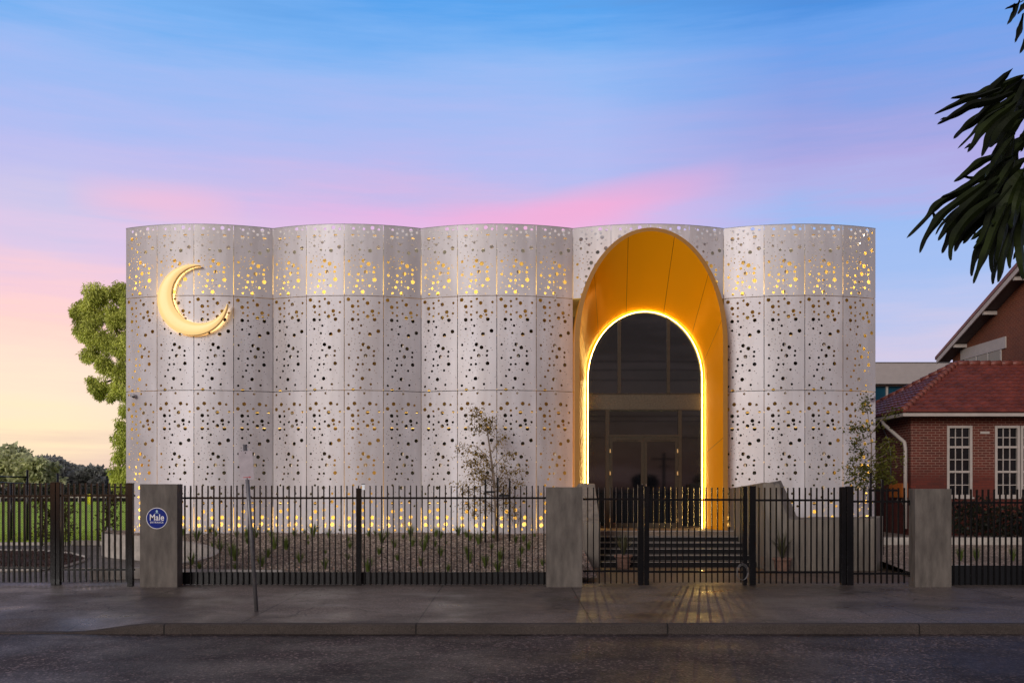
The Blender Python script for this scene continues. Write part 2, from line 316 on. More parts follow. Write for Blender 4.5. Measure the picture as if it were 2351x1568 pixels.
# asphalt road: wet sheen, speckle
def ground(name, base, rough, speck, sscale, joint=None, wet=0, vor=None, bumps=.3, cracks=0, spec=.3):
    m = mat(name, base, rough, var=.28, scale=.7, detail=9, roughvar=wet, spec=spec)
    n, l, b = nodes(m)
    src = b.inputs['Base Color'].links[0].from_socket
    t = n.new('ShaderNodeTexCoord')
    v = n.new('ShaderNodeTexVoronoi'); v.inputs['Scale'].default_value = sscale; l.new(t.outputs['Object'], v.inputs[0])
    sepc = n.new('ShaderNodeSeparateColor'); l.new(v.outputs['Color'], sepc.inputs[0])
    rr = n.new('ShaderNodeValToRGB'); rr.color_ramp.interpolation = 'LINEAR'; e = rr.color_ramp.elements
    e[0].position = .0; e[0].color = (.55, .55, .55, 1); e[1].position = 1; e[1].color = (speck, speck, speck, 1); k = e.new(.8); k.color = (1.15, 1.15, 1.15, 1)
    l.new(sepc.outputs[0], rr.inputs[0])
    mx = n.new('ShaderNodeMix'); mx.data_type = 'RGBA'; mx.blend_type = 'MULTIPLY'; mx.inputs[0].default_value = 1
    l.new(src, mx.inputs[6]); l.new(rr.outputs[0], mx.inputs[7]); out = mx.outputs[2]
    if joint:
        s = n.new('ShaderNodeSeparateXYZ'); l.new(t.outputs['Object'], s.inputs[0])
        fm = n.new('ShaderNodeMath'); fm.operation = 'PINGPONG'; fm.inputs[1].default_value = joint / 2
        ofs = n.new('ShaderNodeMath'); ofs.operation = 'ADD'; ofs.inputs[1].default_value = 1.42; l.new(s.outputs[0], ofs.inputs[0]); l.new(ofs.outputs[0], fm.inputs[0])
        lt = n.new('ShaderNodeMath'); lt.operation = 'LESS_THAN'; lt.inputs[1].default_value = .012; l.new(fm.outputs[0], lt.inputs[0])
        m2 = n.new('ShaderNodeMix'); m2.data_type = 'RGBA'; l.new(lt.outputs[0], m2.inputs[0]); l.new(out, m2.inputs[6]); m2.inputs[7].default_value = (.012, .010, .009, 1); out = m2.outputs[2]
    if cracks:
        nw = n.new('ShaderNodeTexNoise'); nw.inputs['Scale'].default_value = 1.3; nw.inputs['Detail'].default_value = 6; l.new(t.outputs['Object'], nw.inputs[0])
        vm = n.new('ShaderNodeVectorMath'); vm.operation = 'MULTIPLY_ADD'; vm.inputs[1].default_value = (.9, .9, .9); l.new(nw.outputs['Color'], vm.inputs[0]); l.new(t.outputs['Object'], vm.inputs[2])
        vc = n.new('ShaderNodeTexVoronoi'); vc.feature = 'DISTANCE_TO_EDGE'; vc.inputs['Scale'].default_value = cracks; l.new(vm.outputs[0], vc.inputs[0])
        lt2 = n.new('ShaderNodeMath'); lt2.operation = 'LESS_THAN'; lt2.inputs[1].default_value = .0030; l.new(vc.outputs['Distance'], lt2.inputs[0])
        m3 = n.new('ShaderNodeMix'); m3.data_type = 'RGBA'; l.new(lt2.outputs[0], m3.inputs[0]); l.new(out, m3.inputs[6]); m3.inputs[7].default_value = (.010, .008, .007, 1); out = m3.outputs[2]
        ns = n.new('ShaderNodeTexNoise'); ns.inputs['Scale'].default_value = .32; ns.inputs['Detail'].default_value = 4; ns.inputs['Distortion'].default_value = .8; l.new(t.outputs['Object'], ns.inputs[0])
        rs = n.new('ShaderNodeValToRGB'); rs.color_ramp.elements[0].position = .42; rs.color_ramp.elements[0].color = (.62, .60, .58, 1); rs.color_ramp.elements[1].position = .56; rs.color_ramp.elements[1].color = (1.15, 1.15, 1.15, 1)
        l.new(ns.outputs[0], rs.inputs[0]); m4 = n.new('ShaderNodeMix'); m4.data_type = 'RGBA'; m4.blend_type = 'MULTIPLY'; m4.inputs[0].default_value = 1; l.new(out, m4.inputs[6]); l.new(rs.outputs[0], m4.inputs[7]); out = m4.outputs[2]
    l.new(out, b.inputs['Base Color'])
    bp = n.new('ShaderNodeBump'); bp.inputs['Strength'].default_value = bumps; bp.inputs['Distance'].default_value = .012
    l.new(v.outputs['Distance'], bp.inputs['Height']); l.new(bp.outputs[0], b.inputs['Normal'])
    return m
M['road'] = ground('wet asphalt', (.044, .033, .030), .50, 5.5, 34, wet=.18, bumps=.9, cracks=.22, spec=.24)
M['path'] = ground('damp concrete footpath', (.112, .090, .077), .46, 2.2, 48, joint=2.62, wet=.20, bumps=.2, cracks=.30, spec=.40)
M['kerb'] = ground('kerb concrete', (.062, .049, .042), .75, 1.5, 120, joint=3.72, bumps=.4)
M['drive'] = ground('exposed aggregate drive', (.17, .145, .115), .7, 1.8, 45, bumps=.3)
M['court'] = ground('tan forecourt paving', (.16, .115, .082), .6, 1.4, 80, bumps=.2)
M['gravel'] = ground('crushed stone mulch', (.30, .235, .185), .9, 2.6, 26, bumps=1.0)
M['mulch'] = ground('bark mulch', (.07, .036, .022), .9, 2.6, 28, bumps=1.0)
M['earth'] = ground('dry ground', (.06, .055, .04), .9, 1.5, 8)
M['lawn'] = ground('mown grass', (.50, .74, .05), .9, 1.9, 14, bumps=.8)

# ---------------------------------------------------------------- ground
g = MB(); g.add([(-900, -500, -.20), (900, -500, -.20), (900, 1500, -.20), (-900, 1500, -.20)], [(0, 1, 2, 3)]); struct(g, 'ground', M['earth'])
KY = 14.35
g = MB(); g.add([(-80, 3.6, -.145), (80, 3.6, -.145), (80, KY, -.145), (-80, KY, -.145)], [(0, 1, 2, 3)]); struct(g, 'road', M['road'])
g = MB(); g.add([(-80, -8, -.01), (80, -8, -.01), (80, 3.6, -.01), (-80, 3.6, -.01), (80, 3.6, -.3), (-80, 3.6, -.3)], [(0, 1, 2, 3), (3, 2, 4, 5)]); struct(g, 'near_verge', M['earth'])
# kerb with crossover on the left, and footpath that dips to it
def kh(X): # kerb top height
    t = min(1, max(0, (X + 6.6) / 1.3)); t = t*t*(3-2*t); return -.125 + .125 * t
xs = [-80, -20] + [-12 + i*.1 for i in range(80)] + [-4 + i*.25 for i in range(8)] + [0, 80]
vs = []; fs = []
for X in xs:
    h = kh(X); jig = 0 if abs(X) > 30 else random.uniform(-.004, .004)
    vs += [(X, KY-.004+jig, -.149), (X, KY+jig, h-.025), (X, KY+.025+jig, h), (X, KY+.17, h)]
for i in range(len(xs)-1):
    for k in range(3): fs.append((i*4+k, (i+1)*4+k, (i+1)*4+k+1, i*4+k+1))
kb = MB(); kb.add(vs, fs); struct(kb, 'kerb', M['kerb'])
vs = []; fs = []; ys = [KY+.17, KY+.5, KY+1.0, KY+1.8, 20.6]
for X in xs:
    h = kh(X)
    for k, Y in enumerate(ys):
        t = (1, .72, .35, .05, 0)[k]; vs.append((X, Y, h*t - .001))
n5 = len(ys)
for i in range(len(xs)-1):
    for k in range(n5-1): fs.append((i*n5+k, (i+1)*n5+k, (i+1)*n5+k+1, i*n5+k+1))
fp = MB(); fp.add(vs, fs); struct(fp, 'footpath', M['path'])
# kerb segment gaps (dark cuts) as thin slots laid proud in the kerb
# driveway & paths on the left inside the fence
g = MB(); g.add([(-60, 20.6, 0), (-6.2, 20.6, 0), (-6.2, 34.2, 0), (-40, 34.2, 0)], [(0, 1, 2, 3)]); struct(g, 'driveway', M['drive'])
g = MB(); g.add([(1.0, 20.6, 0), (9.2, 20.6, 0), (9.2, 28, 0), (1.0, 28, 0)], [(0, 1, 2, 3)]); struct(g, 'forecourt', M['court'])
g = MB(); vs = []; fs = []
nx, ny = 60, 40
for j in range(ny+1):
    for i in range(nx+1):
        X = -75 + i*(75-11.4)/nx; Y = 34.2 + j*(122-34.2)/ny; vs.append((X, Y, .02 + .03*math.sin(X*.7)*math.cos(Y*.3)))
for j in range(ny):
    for i in range(nx): a = j*(nx+1)+i; fs.append((a, a+1, a+nx+2, a+nx+1))
g.add(vs, fs, True); struct(g, 'sports_field', M['lawn'])
# grass blades on the field edge nearest
gb = MB()
for i in range(9000):
    X = random.uniform(-21, -11.5); Y = 34.2 + random.random()**1.6*9; h = random.uniform(.03, .09)
    a = random.uniform(0, 6.28); gb.add([(X-.012*math.cos(a), Y-.012*math.sin(a), .0), (X+.012*math.cos(a), Y+.012*math.sin(a), .0), (X+random.uniform(-.03, .03), Y+random.uniform(-.03, .03), .04+h)], [(0, 1, 2)])
tag(gb.build('grass', leafm('field grass blades', (.34, .46, .04), (.60, .68, .10), .3)), 'bright green grass growing along the near edge of the sports field', 'grass', kind='stuff')
# mulch island with kerb on the left
isl = [(PX(a, 4571/(b-HY)), 4571/(b-HY)) for a, b in ((-40, 1314), (90, 1311), (150, 1303), (190, 1290), (199, 1282), (165, 1273), (100, 1267), (-40, 1265))]
m_ = MB(); m_.add([(x_, y_, .035) for x_, y_ in isl], [tuple(range(8))])
struct(m_, 'mulch_bed', M['mulch'])
mc = MB()
for i in range(3600):
    qy = random.uniform(1267, 1311); qx = random.uniform(-30, 195 - abs(qy-1284)*2.6); b_ = 4571/(qy-HY); a = PX(qx, b_)
    s_ = random.uniform(.015, .045); d = Vector((random.uniform(-1, 1), random.uniform(-1, 1), random.uniform(-.3, .6))).normalized()*s_*2
    mc.leaf(Vector((a, b_, .05)), d, s_*.5, Vector((random.uniform(-.5, .5), random.uniform(-.5, .5), 1)))
tag(mc.build('bark_chips', leafm('bark chips', (.05, .022, .012), (.13, .07, .045), .5)), 'loose reddish bark chips lying on the bed behind the left fence', 'mulch', kind='stuff')
eg = MB()
for i in range(len(isl)):
    a, b_ = isl[i], isl[(i+1) % 8]; eg.tube([(a[0], a[1], .03), (b_[0], b_[1], .03)], .045, 4, smooth=False)
tag(eg.build('bed_edging', M['edging'], org=(-12, 25, 0)), 'thin pale concrete edging round the bark mulch bed', 'edging')
ke = MB(); ke.box(-22, -15.2, 33.2, 33.45, 0, .10); ke.box(-15.1, -12.9, 33.25, 33.5, 0, .16)
tag(ke.build('low_edging_wall', M['edging'], org=(-17, 33.3, 0), bevel=.01), 'low pale concrete edging wall between the path and the green field', 'edging wall')

# raised garden bed
def bz(Y): return .0833*Y - 1.60
wallp = [(-13.6, 32.6), (-12.6, 30.2), (-11.9, 28.2), (-10.8, 27.0), (-9.8, 26.3), (-8.9, 25.7), (-8.05, 24.95), (-7.5, 24.2), (-7.28, 23.5), (-7.32, 22.8), (-7.6, 22.1), (-8.2, 21.55), (-9.2, 21.2)]
def cat(pts, k=5):
    o = []
    for i in range(len(pts)-1):
        p0 = Vector(pts[max(i-1, 0)]); p1 = Vector(pts[i]); p2 = Vector(pts[i+1]); p3 = Vector(pts[min(i+2, len(pts)-1)])
        for j in range(k):
            t = j/k; o.append(.5*((2*p1)+(p2-p0)*t+(2*p0-5*p1+4*p2-p3)*t*t+(3*p1-p0-3*p2+p3)*t**3))
    o.append(Vector(pts[-1])); return o
wp = cat(wallp)
bedw = MB(); vs = []; fs = []
for i, p in enumerate(wp):
    d = (wp[min(i+1, len(wp)-1)] - wp[max(i-1, 0)]).normalized(); nn = Vector((-d.y, d.x)); zt = min(bz(p.y), .62) + .05
    q = p + nn*.16
    vs += [(p.x, p.y, 0), (p.x, p.y, zt), (q.x, q.y, zt), (q.x, q.y, 0)]
for i in range(len(wp)-1):
    for k in range(4): fs.append((i*4+k, i*4+(k+1) % 4, (i+1)*4+(k+1) % 4, (i+1)*4+k))
bedw.add(vs, fs, False); tag(bedw.build('retaining_wall', M['edging'], org=(-8, 24, 0)), 'curved low concrete retaining wall holding the gravel garden bed', 'retaining wall')
strip = MB(); strip.prism([(-7.5, 20.75, .02), (-4.6, 20.75, .02), (-5.0, 21.05, .17), (-7.5, 21.15, .19)], (0, 0, .05))
strip.build('edging_slab', M['edging']); o = bpy.data.objects['edging_slab']; tag(o, 'pale timber-like edging slab in front of the curved wall', 'edging')
def xl(Y):
    best = None
    for i in range(len(wp)-1):
        a, b_ = wp[i], wp[i+1]
        if (a.y-Y)*(b_.y-Y) <= 0 and a.y != b_.y:
            t = (Y-a.y)/(b_.y-a.y); X = a.x+(b_.x-a.x)*t; best = X if best is None else max(best, X)
    return (best if best is not None else -7.6) + .02
vs = []; fs = []; ny, nx = 90, 120
for j in range(ny+1):
    Y = 20.5 + j*(29.0-20.5)/ny; x0 = -7.5 if Y < 21.4 else xl(Y)
    for i in range(nx+1):
        X = x0 + (1.8-x0)*i/nx; vs.append((X, Y, min(bz(Y), .70)+random.uniform(-.018, .018)))
for j in range(ny):
    for i in range(nx): a = j*(nx+1)+i; fs.append((a, a+1, a+nx+2, a+nx+1))
g = MB(); g.add(vs, fs); struct(g, 'gravel_bed', M['gravel'])
gs = MB()
for i in range(16000):
    Y = 20.8 + random.random()*6.7; X = random.uniform(xl(Y) if Y > 21.4 else -7.4, 1.7); z_ = bz(Y)
    r_ = random.uniform(.016, .045)
    q = [Vector((X+random.uniform(-1, 1)*r_, Y+random.uniform(-1, 1)*r_, min(z_, .70)+.01+random.uniform(0, 1)*r_)) for _ in range(4)]
    gs.add(q, [(0, 1, 2), (0, 2, 3), (0, 3, 1), (1, 3, 2)])
tag(gs.build('gravel', mat('loose stones', (.32, .26, .21), .9, var=.4, scale=3, island=.75)), 'loose brown grey stones covering the sloping garden bed', 'gravel', kind='stuff')

# ---------------------------------------------------------------- hole pattern (one panel of each row)
ROW1 = [(588,130,38),(222,150,27),(422,155,26),(710,160,26),(170,125,9),(342,124,9),(732,90,9),(312,212,26),(602,212,26),(498,220,26),(208,305,38),(318,305,24),(628,296,38),(427,293,13),
(125,355,10),(287,360,10),(537,348,10),(696,357,10),(203,382,12),(150,432,12),(103,410,11),(325,412,12),(370,430,28),(418,405,13),(612,425,15),(206,493,25),(700,527,38),(288,474,8),(290,516,8),
(117,510,8),(490,538,8),(340,580,24),(540,597,36),(430,595,12),(100,627,10),(240,623,8),(318,662,8),(658,662,8),(412,683,12),(185,694,10),(256,708,13),(368,727,12),(188,747,12),(247,793,12),
(335,780,11),(348,838,10),(413,804,38),(135,813,27),(510,865,40),(586,833,11),(687,876,11),(710,919,11),(621,936,27),(221,903,11),(168,941,11),(287,935,11),(367,918,27),(442,945,11),(456,1030,38),
(534,1022,11),(611,1028,27),(155,1022,11),(136,1082,27),(313,1076,27),(391,1116,11),(200,1120,11),(622,1106,11),(624,1183,40),(263,1168,11),(307,1207,27),(400,1200,26),(470,1182,11),(148,1248,11),
(392,1264,11),(280,1318,27),(530,1310,27),(217,1327,11),(468,1297,11),(625,1324,11),(422,1326,9),(120,1357,11),(342,1366,11),(658,1366,9),(218,1440,24),(400,1436,38),(457,1470,9),(585,1472,9)]
ROW2 = [(190,203,55),(470,258,36),(640,187,36),(752,313,55),(838,235,12),(283,262,12),(1095,288,36),(312,412,55),(480,413,36),(650,390,12),(904,385,12),(1097,441,12),(260,530,12),(518,543,12),
(337,585,36),(893,556,55),(642,597,36),(1083,605,36),(283,663,12),(470,663,36),(840,643,12),(915,678,36),(1056,695,12),(753,722,55),(312,816,55),(480,819,36),(650,798,12),(959,808,55),(190,895,12),
(437,897,12),(818,893,12),(1058,905,12),(310,928,12),(158,967,12),(226,1005,12),(492,978,12),(634,968,12),(562,1001,36),(724,1037,12),(937,1010,12),(443,1072,12),(313,1096,36),(171,1118,12),
(444,1139,12),(1066,1163,56),(748,1178,12),(517,1231,36),(818,1263,56),(652,1262,12),(150,1290,12),(362,1296,12),(482,1356,12),(1006,1371,12),(284,1398,12),(386,1421,12),(625,1391,12),(561,1454,12),
(287,1483,12),(510,1543,12)] + [(a, b+1485, c) for a, b, c in [(205,97,36),(628,92,55),(374,73,12),(531,145,12),(777,184,55),(895,139,12),(1050,206,12),(334,236,12),(254,292,12),(436,285,12),
(561,265,36),(943,292,36),(1082,271,12),(672,306,12),(693,437,55),(810,424,12),(932,434,36),(233,416,12),(206,507,36),(473,500,36),(304,569,12),(595,567,12),(949,557,12),(398,643,12),(951,673,55),
(715,667,12),(469,704,36),(611,694,36),(225,760,12),(597,793,12),(426,869,36),(326,881,12),(715,843,12),(809,863,36),(645,888,12),(954,887,12),(178,929,12),(517,949,12),(1000,959,12),(333,1060,36),
(600,1134,55),(696,1108,12),(1170,1083,12),(877,1147,12),(483,1188,12),(403,1270,12),(1046,1272,12),(847,1308,36),(196,1341,36),(327,1476,50),(545,1418,36),(671,1450,12),(861,1431,12)]]
ROW3 = [(327,-9,50),(188,120,35),(660,103,36),(376,229,12),(1067,186,13),(188,425,12),(552,418,13),(368,418,56),(818,416,56),(1008,443,37),(188,568,55),(281,628,12),(637,562,37),(469,630,36),(836,607,12),
(751,689,55),(1092,665,36),(310,782,55),(480,785,36),(902,760,12),(648,764,12),(1093,817,12),(258,899,12),(517,915,12),(891,931,55),(335,953,36),(639,967,37),(1079,979,37),(281,1031,12),(469,1036,36),
(837,1019,12),(911,1049,36),(1052,1069,12),(751,1095,55),(311,1183,55),(480,1190,36),(646,1169,12),(955,1183,56),(188,1262,12),(437,1268,12),(815,1267,12),(1053,1278,12),(310,1296,12),(158,1331,12),
(225,1372,12),(491,1350,12),(632,1341,12),(560,1373,36),(723,1412,12),(934,1384,12),(313,1464,36),(442,1442,12),(170,1484,12),(442,1507,12),(1063,1537,57),(743,1549,12)] + \
[(a, b+1485, c) for a, b, c in [(516,121,36),(648,148,12),(817,153,56),(150,169,12),(362,180,12),(481,242,12),(1002,260,12),(283,280,12),(623,279,12),(386,306,12),(559,338,12),(286,367,12),(205,463,36),
(508,425,12),(374,443,12),(628,464,55),(528,512,12),(775,557,55),(890,512,12),(1045,579,12),(334,604,12),(558,632,37),(942,667,37),(254,660,12),(435,650,12),(1078,640,13),(676,680,12),(233,782,12),
(692,810,55),(807,800,12),(930,812,37),(206,871,36),(472,870,36),(304,935,12),(593,938,12),(944,931,12),(397,1011,12),(714,1041,12),(948,1046,56),(467,1072,36),(609,1066,36),(224,1124,12),(595,1160,13),
(712,1214,12),(425,1238,36),(806,1238,36),(326,1248,12),(949,1262,12),(179,1291,12),(515,1316,12),(995,1332,12),(333,1427,36),(598,1505,55),(693,1482,12),(875,1515,12)]] + \
[((a-80)*.98, b+2945, c) for a, b, c in [(508,180,12),(958,220,37),(1157,190,12),(290,235,37),(652,330,36),(473,365,12),(780,365,12),(972,350,12),(425,518,52),(700,510,38),(950,470,52),(415,640,12),
(1210,510,12),(1110,605,36),(800,645,13),(432,770,55),(703,722,52),(1023,694,12),(520,845,12),(290,970,55),(690,965,50),(770,900,14),(985,950,58),(480,1018,14),(1180,990,14),(325,1082,10),(300,1195,60),
(478,1220,18),(577,1130,10),(735,1195,60),(773,1115,20),(608,1243,12),(862,1243,12),(680,1357,18),(960,1160,62),(1022,1253,10),(1182,1198,18),(500,1355,40),(885,1315,40),(1035,1362,20),(1195,1325,40)]]
YB = 27.9; SAG = .49
ZT, Z1, Z2, Z0 = 9.41, 7.40, 4.73, .66
GAP = .009
def rows_norm(row):
    if row == 0: return [((a-42)/756, (b-68)/1447*(ZT-Z1), c/756) for a, b, c in ROW1], ZT, Z1
    if row == 1: return [((a-65)/1155, (b-90)/2893*(Z1-Z2), c/1155) for a, b, c in ROW2], Z1, Z2
    return [((a-65)/1155, (b-18)/4400*(Z2-Z0), c/1155) for a, b, c in ROW3], Z2, Z0
def panel_mesh(row, Rr, w, cutfn=None, cutpoly=None):
    """w = arc angle; panel in local coordinates bent round the bay's axis"""
    holes, zt, zb = rows_norm(row); wd = Rr*w
    hw = wd/2 - GAP; top = zt - (GAP if row else 0); bot = zb + (GAP if row < 2 else 0)
    V = [Vector((-hw, bot)), Vector((hw, bot)), Vector((hw, top)), Vector((-hw, top))]; E = [(0, 1), (1, 2), (2, 3), (3, 0)]
    for k in range(1, 6):
        X = -hw + 2*hw*k/6; i = len(V); V += [Vector((X, bot)), Vector((X, top))]; E.append((i, i+1))
    H = []
    for u, dv, r in holes:
        cx = (u-.5)*wd; cz = zt - dv; rr = r*wd
        if rr < .0068: rr = .0068
        if abs(cx) + rr > hw - .004: cx = math.copysign(hw-.006-rr, cx)
        H.append((cx, cz, rr)); n = 20 if rr > .04 else 14 if rr > .02 else 7; i = len(V)
        for k in range(n): V.append(Vector((cx+rr*math.cos(2*math.pi*k/n), cz+rr*math.sin(2*math.pi*k/n)))); E.append((i+k, i+(k+1) % n))
    if cutpoly:
        i = len(V); V += [Vector(p) for p in cutpoly]; E += [(i+k, i+k+1) for k in range(len(cutpoly)-1)]
    ov, oe, of, *_ = delaunay_2d_cdt(V, E, [], 0, 1e-5)
    faces = []
    for f in of:
        c = sum((ov[i] for i in f), Vector((0, 0)))/len(f)
        if abs(c.x) > hw or c.y > top or c.y < bot: continue
        if any((c.x-a)**2+(c.y-b)**2 < r*r for a, b, r in H): continue
        if cutfn and cutfn(c.x, c.y): continue
        faces.append(tuple(f))
    used = sorted({i for f in faces for i in f}); rm = {o: k for k, o in enumerate(used)}
    T = .006; vs = []
    for lay in (0, 1):
        for i in used:
            th = ov[i].x/Rr; r2 = Rr - lay*T; vs.append((r2*math.sin(th), -r2*math.cos(th), ov[i].y))
    nU = len(used); fs = []; ec = {}
    for f in faces:
        g_ = [rm[i] for i in f]; fs.append(tuple(g_)); fs.append(tuple(i+nU for i in reversed(g_)))
        for a, b in zip(g_, g_[1:]+g_[:1]): ec[(a, b)] = 1
    for (a, b) in list(ec):
        if (b, a) not in ec: fs.append((b, a, a+nU, b+nU))
    me = bpy.data.meshes.new('perforated_panel'); me.from_pydata(vs, [], fs); me.update(); me.materials.append(M['panel'])
    return me
BLD = thing('mosque_building', 'modern building with a scalloped perforated metal facade behind the street fence', 'building', (0, YB, .66))
cusps = [289, 627, 967, 1315.5, 1661.5, 2010.5]
CX_ = [PX(c, YB) for c in cusps]
PTX = 3.885; A_O, B_O, ZC_O = 2.13, 3.18, 6.05     # portal outer arch
BAY = []
for b in range(5):
    x0, x1 = CX_[b], CX_[b+1]; c = x1-x0; Rr = (c*c/4+SAG*SAG)/(2*SAG); h = math.asin(c/2/Rr); xm = (x0+x1)/2; yc = YB-SAG+Rr; w = h/2
    BAY.append((xm, yc, Rr, h))
    for row in range(3):
        if b == 3 and row: continue
        me = None if b == 3 else panel_mesh(row, Rr, w)
        for i in range(4):
            phi = -h + w*(i+.5)
            if b == 3:
                ae, be = A_O-.10, B_O-.10
                def world(X, th=phi): return xm + Rr*math.sin(th + X/Rr)
                def cut(X, Z): return ((world(X)-PTX)/ae)**2 + ((Z-ZC_O)/be)**2 < 1
                poly = []
                for k in range(61):
                    t = math.pi*k/60; wx = PTX+ae*math.cos(t); wz = ZC_O+be*math.sin(t)
                    a_ = (wx-xm)/Rr
                    if abs(a_) < 1:
                        X = (math.asin(a_)-phi)*Rr
                        if abs(X) < Rr*w/2+.1 and wz > Z1-.1: poly.append((X, wz))
                me = panel_mesh(row, Rr, w, cut, poly if len(poly) > 1 else None)
            o = bpy.data.objects.new('perforated_panel', me); COL.objects.link(o); o.parent = BLD
            o.location = Vector((xm, yc, 0)) - ORG[BLD.name]; o.rotation_euler = (0, 0, phi)
# cavity wall
YI = 28.85
def bpart(mb, name, m, **k): return mb.build(name, m, BLD, **k)
XL, XR = CX_[0]+.02, CX_[5]-.02
pl, pr = PTX-1.74, PTX+1.74
wins = []
for b, pans in ((0, (1, 3)), (1, (0, 1.62)), (1, (3.0, 4)), (2, (0, 2.95)), (4, (0, 2.9))):
    xm, yc, Rr, h = BAY[b]; w_ = CX_[b+1]-CX_[b]; wins.append((CX_[b]+w_*pans[0]/4+.02, CX_[b]+w_*(pans[1]+(1 if b == 0 else 0))/4-.02))
wins = sorted((a*1.04, b_*1.04) for a, b_ in wins)
wins[-1] = (max(wins[-1][0], pr+.02), wins[-1][1])
def wallstrip(z0, z1, name, m, yf=YI):
    for (a, b_) in ((XL, pl), (pr, XR)): bpart(box(a, b_, yf, YI+.25, z0, z1), name, m)
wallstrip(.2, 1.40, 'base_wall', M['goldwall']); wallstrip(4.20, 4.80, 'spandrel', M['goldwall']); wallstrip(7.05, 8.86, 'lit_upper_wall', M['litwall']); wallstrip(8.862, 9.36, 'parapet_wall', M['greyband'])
bpart(box(pl, pr, YI, YI+.25, 7.3, 9.3), 'parapet_wall', M['greyband'])
bpart(box(XL+.06, XR-.06, YB+.38, YB+.42, 8.93, 9.47), 'parapet_back', M['greyback'])
def piers(z0, z1):
    prev = XL
    seq = [(a, b_) for a, b_ in wins]
    for a, b_ in seq + [(XR, XR)]:
        s, e = prev, a
        for (s2, e2) in (((s, min(e, pl)), (max(s, pr), e)) if (s < pl and e > pr) else ((s, e),)):
            if e2 - s2 > .05: bpart(box(s2, e2, YI, YI+.25, z0, z1), 'pier', M['goldwall'])
        prev = b_
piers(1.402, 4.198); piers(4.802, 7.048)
for a, b_ in wins:
    for z0, z1 in ((1.402, 4.198), (4.802, 7.048)): bpart(box(a, b_, YI+.12, YI+.16, z0, z1), 'window', M['darkglass'])
bpart(box(XL, XR, YI+.26, 46, .2, 9.3), 'building_body', M['greyband'])
bpart(box(XL, XL+.05, YB+.03, YI-.002, .2, 9.36), 'end_fin', M['litwall']); bpart(box(XR-.05, XR, YB+.03, YI-.002, .2, 9.36), 'end_fin', M['litwall'])
# ledge carrying the upper strip light
for (a, b_) in ((XL+.06, 1.76), (6.02, XR-.06)): bpart(box(a, b_, YI-.66, YI-.003, 7.52, 7.58), 'light_ledge', M['goldwall'])
# horizontal rails behind the skin, one set per bay, and vertical studs
for b in range(5):
    xm, yc, Rr, h = BAY[b]
    zr = [8.96, 8.45] if b == 3 else [9.15, 8.42, 6.82, 6.30, 4.78, 4.14, 3.70, 3.18, 2.72, 1.55]
    for zc in zr:
        pts = [(xm+(Rr-.13)*math.sin(-h*.97+2*h*.97*k/10), yc-(Rr-.13)*math.cos(-h*.97+2*h*.97*k/10), zc) for k in range(11)]
        if b == 3: continue
        bpart(MB().tube(pts, .018, 4, smooth=False), 'rail', M['rail'])
    for i in range(4):
        th = -h+h/2*(i+.52)
        if b == 3: continue
        X, Y = xm+(Rr-.09)*math.sin(th), yc-(Rr-.09)*math.cos(th)
        bpart(box(X-.012, X+.038, Y, Y+.04, .7, 8.9), 'stud', M['stud'])
# coping line
cp = MB()
for b in range(5):
    xm, yc, Rr, h = BAY[b]
    pts = [(xm+Rr*math.sin(-h+2*h*k/16), yc-Rr*math.cos(-h+2*h*k/16)) for k in range(17)]
    vs = []; fs = []
    for k, (X, Y) in enumerate(pts): vs += [(X, Y-.006, ZT+.001), (X, Y+.05, ZT+.001), (X, Y+.05, ZT+.016), (X, Y-.006, ZT+.016)]
    for k in range(16):
        for q in range(4): fs.append((k*4+q, k*4+(q+1) % 4, (k+1)*4+(q+1) % 4, (k+1)*4+q))
    cp.add(vs, fs)
bpart(cp, 'coping', M['greyband'])
# strip lamps in the cavity (the light the photograph shows through the holes)
def strip_lamp(x0, x1, Y, Z, e, up=True, tilt=0, size=.05):
    ld = bpy.data.lights.new('cavity_strip', 'AREA'); ld.shape = 'RECTANGLE'; ld.size = abs(x1-x0); ld.size_y = size; ld.energy = e; ld.color = (1, .84, .48)
    o = bpy.data.objects.new('cavity_strip', ld); COL.objects.link(o); o.location = ((x0+x1)/2, Y, Z); o.rotation_euler = (R(180) + tilt, 0, 0)
    ORG[o.name] = Vector(o.location); o.parent = BLD; o.location = o.location - ORG[BLD.name]
for a, b_ in ((XL+.1, -2.6), (-2.6, 1.7), (6.1, XR-.1)):
    strip_lamp(a, b_, YI-.60, 7.60, 15*(b_-a), tilt=R(-30), size=.10)
    strip_lamp(a, b_, YI-.42, .74, 40*(b_-a), tilt=R(-14))
for X_, sg in ((XL+.5, 1), (XR-.5, -1)):      # upright lamps added to brighten the end fins, backs to the camera
    for zc, e in ((8.3, 8), (5.6, 4.5), (1.9, 9)):
        ld = bpy.data.lights.new('end_fin_fill', 'AREA'); ld.shape = 'RECTANGLE'; ld.size = .06; ld.size_y = 1.5; ld.energy = e; ld.color = (1, .76, .36)
        o = bpy.data.objects.new('end_fin_fill', ld); COL.objects.link(o); o.rotation_euler = (R(90), 0, R(90*sg)); o.parent = BLD
        o.location = Vector((X_, YB+.6, zc)) - ORG[BLD.name]
for px, py in ((298, 533), (306, 541), (1985, 541), (1975.5, 557.5)):
    p = P(px, py, YB+.12); bpart(MB().lathe((p.x, p.y, p.z-.03), [(.008, 0), (.03, .012), (.03, .045), (.008, .06)], 10), 'cavity_lamp', M['spark'])
